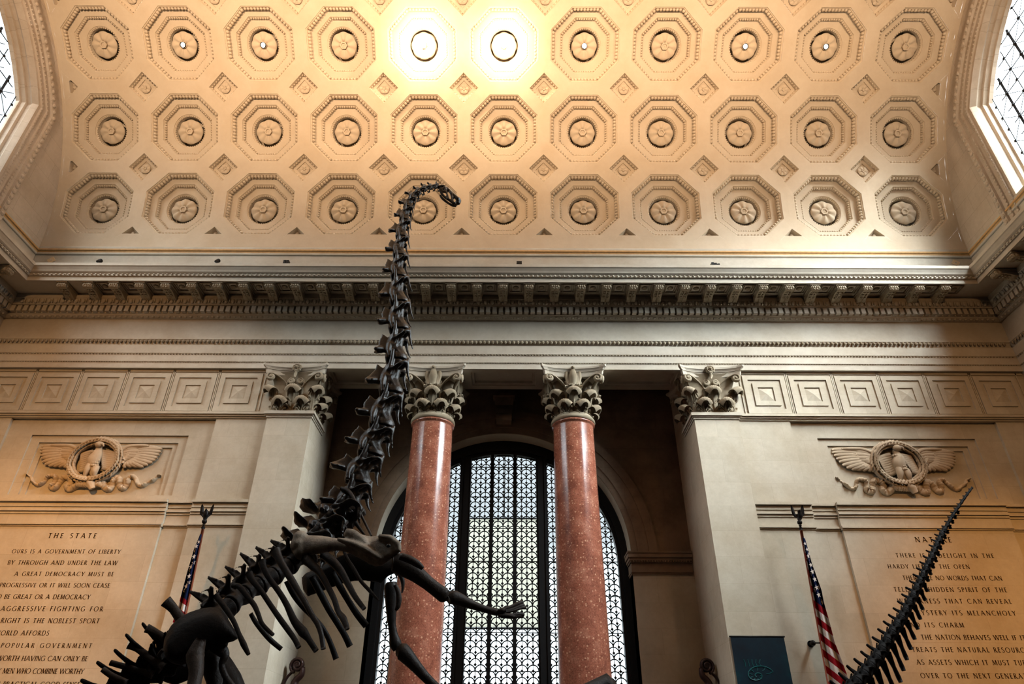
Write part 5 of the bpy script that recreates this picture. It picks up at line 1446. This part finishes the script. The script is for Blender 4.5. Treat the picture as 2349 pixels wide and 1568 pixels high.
# second skeleton: only its raised tail is in view
r2 = empty('dinosaur_skeleton', (4.6, 9.9, .45))
C3 = lambda x, y: (1930+x/3.351, 1100+y/3.351)
tp = [(1008, 60), (962, 122), (905, 205), (850, 290), (805, 370), (768, 440), (735, 515), (702, 592), (664, 672), (627, 754), (588, 840), (545, 928), (500, 1018), (454, 1100), (405, 1175), (352, 1262), (302, 1350), (248, 1424), (190, 1498), (126, 1570), (55, 1645), (-25, 1730), (-115, 1830), (-215, 1950)]
Yt = lambda i: 12.0-2.0*i/(len(tp)-1)
P = smooth_path([at(*C3(*p), Yt(i)) for i, p in enumerate(tp)], 10)
cum = [0]
for a, b in zip(P, P[1:]): cum.append(cum[-1]+(b-a).length)
def along_(s):
    for k in range(len(cum)-1):
        if cum[k+1] >= s: f = (s-cum[k])/(cum[k+1]-cum[k]); return P[k].lerp(P[k+1], f)
    return P[-1]
s = 0; i = 0; tot = cum[-1]
L2 = Vector(r2.location)
while s < tot-.05:
    f = s/tot; L = .13+.10*f; a, b = along_(s), along_(min(s+L, tot)); T = a-b; D = Vector((-T.z, 0, T.x))*(1 if T.x > 0 else -1)
    D = Vector((-abs(T.z), -.2*abs(T.z), T.x))
    thick = (.055+.20*f**1.0)            # height of the centrum region
    w_ = thick/(L*.72)
    place(CAUDS if f < .25 else CAUD, 'caudal_vertebra', r2, (a+b)/2, T, D, L*1.02, w_*(.7 if f > .25 else .6), w_*(.95 if f > .2 else .7))
    if f > .10:
        c = (a+b)/2; Dn = D.normalized(); Tn = T.normalized(); ln = thick*.55+(.02 if f < .4 else .06+.42*min(1, (f-.4)/.35))*(.6 if f < .4 else 1)
        if f > .86: ln *= .9
        mb = MB(); ax = (-Dn*.86-Tn*.50).normalized()
        q0, q1 = c-Tn*L*.4-Dn*thick*.3, c-Tn*L*.4+ax*(thick*.3+ln*.8)
        mb.tube([p-L2 for p in (q0, q0.lerp(q1, .5), q0.lerp(q1, .85), q1)], [(.035+.03*f), .02+.014*f, .024+.016*f, .018+.018*f], 7); mb.build('chevron_bone', M_bone_black, r2)
    s += L; i += 1
hp = P[-1]
for y in (-.55, .55):
    mb = MB(); mb.tube([p-L2 for p in smooth_path([hp+Vector((-.2, y, -.1)), hp+Vector((.15, y*1.1, -.5)), Vector((hp.x-.3, hp.y+y*1.1, .66))], 4)], [.10]*9, 10); mb.build('hind_leg', M_bone, r2)
    mb = MB(); mb.tube([Vector(p)-L2 for p in ((hp.x-.4, hp.y+y*1.1, .56), (hp.x-.05, hp.y+y*1.1, .54))], [.10, .08], 8); mb.build('foot', M_bone, r2)
mb = MB(); mb.tube([p-L2 for p in smooth_path([hp+Vector((.2, 0, .05)), hp+Vector((-.6, 0, .0)), hp+Vector((-1.6, .1, .1)), hp+Vector((-2.4, .1, .35))], 4)], interp([.16, .2, .18, .12], 13), 12); mb.build('backbone', M_bone, r2)
mb = MB(); mb.tube([p-L2 for p in (hp+Vector((-2.4, .1, .35)), hp+Vector((-2.6, .1, .5)), hp+Vector((-3.1, .1, .4)))], [.12, .2, .08], 10); mb.build('skull', M_bone, r2)
tag(r2, 'dark tapering dinosaur tail rising in front of the NATURE inscription', 'skeleton')
mb = MB(); mb.box(-9.0, 6.5, 8.2, 12.9, 0, .43)
pl = mb.build('pedestal', M_floor); tag(pl, 'low stone pedestal carrying both dinosaur skeletons', 'pedestal')
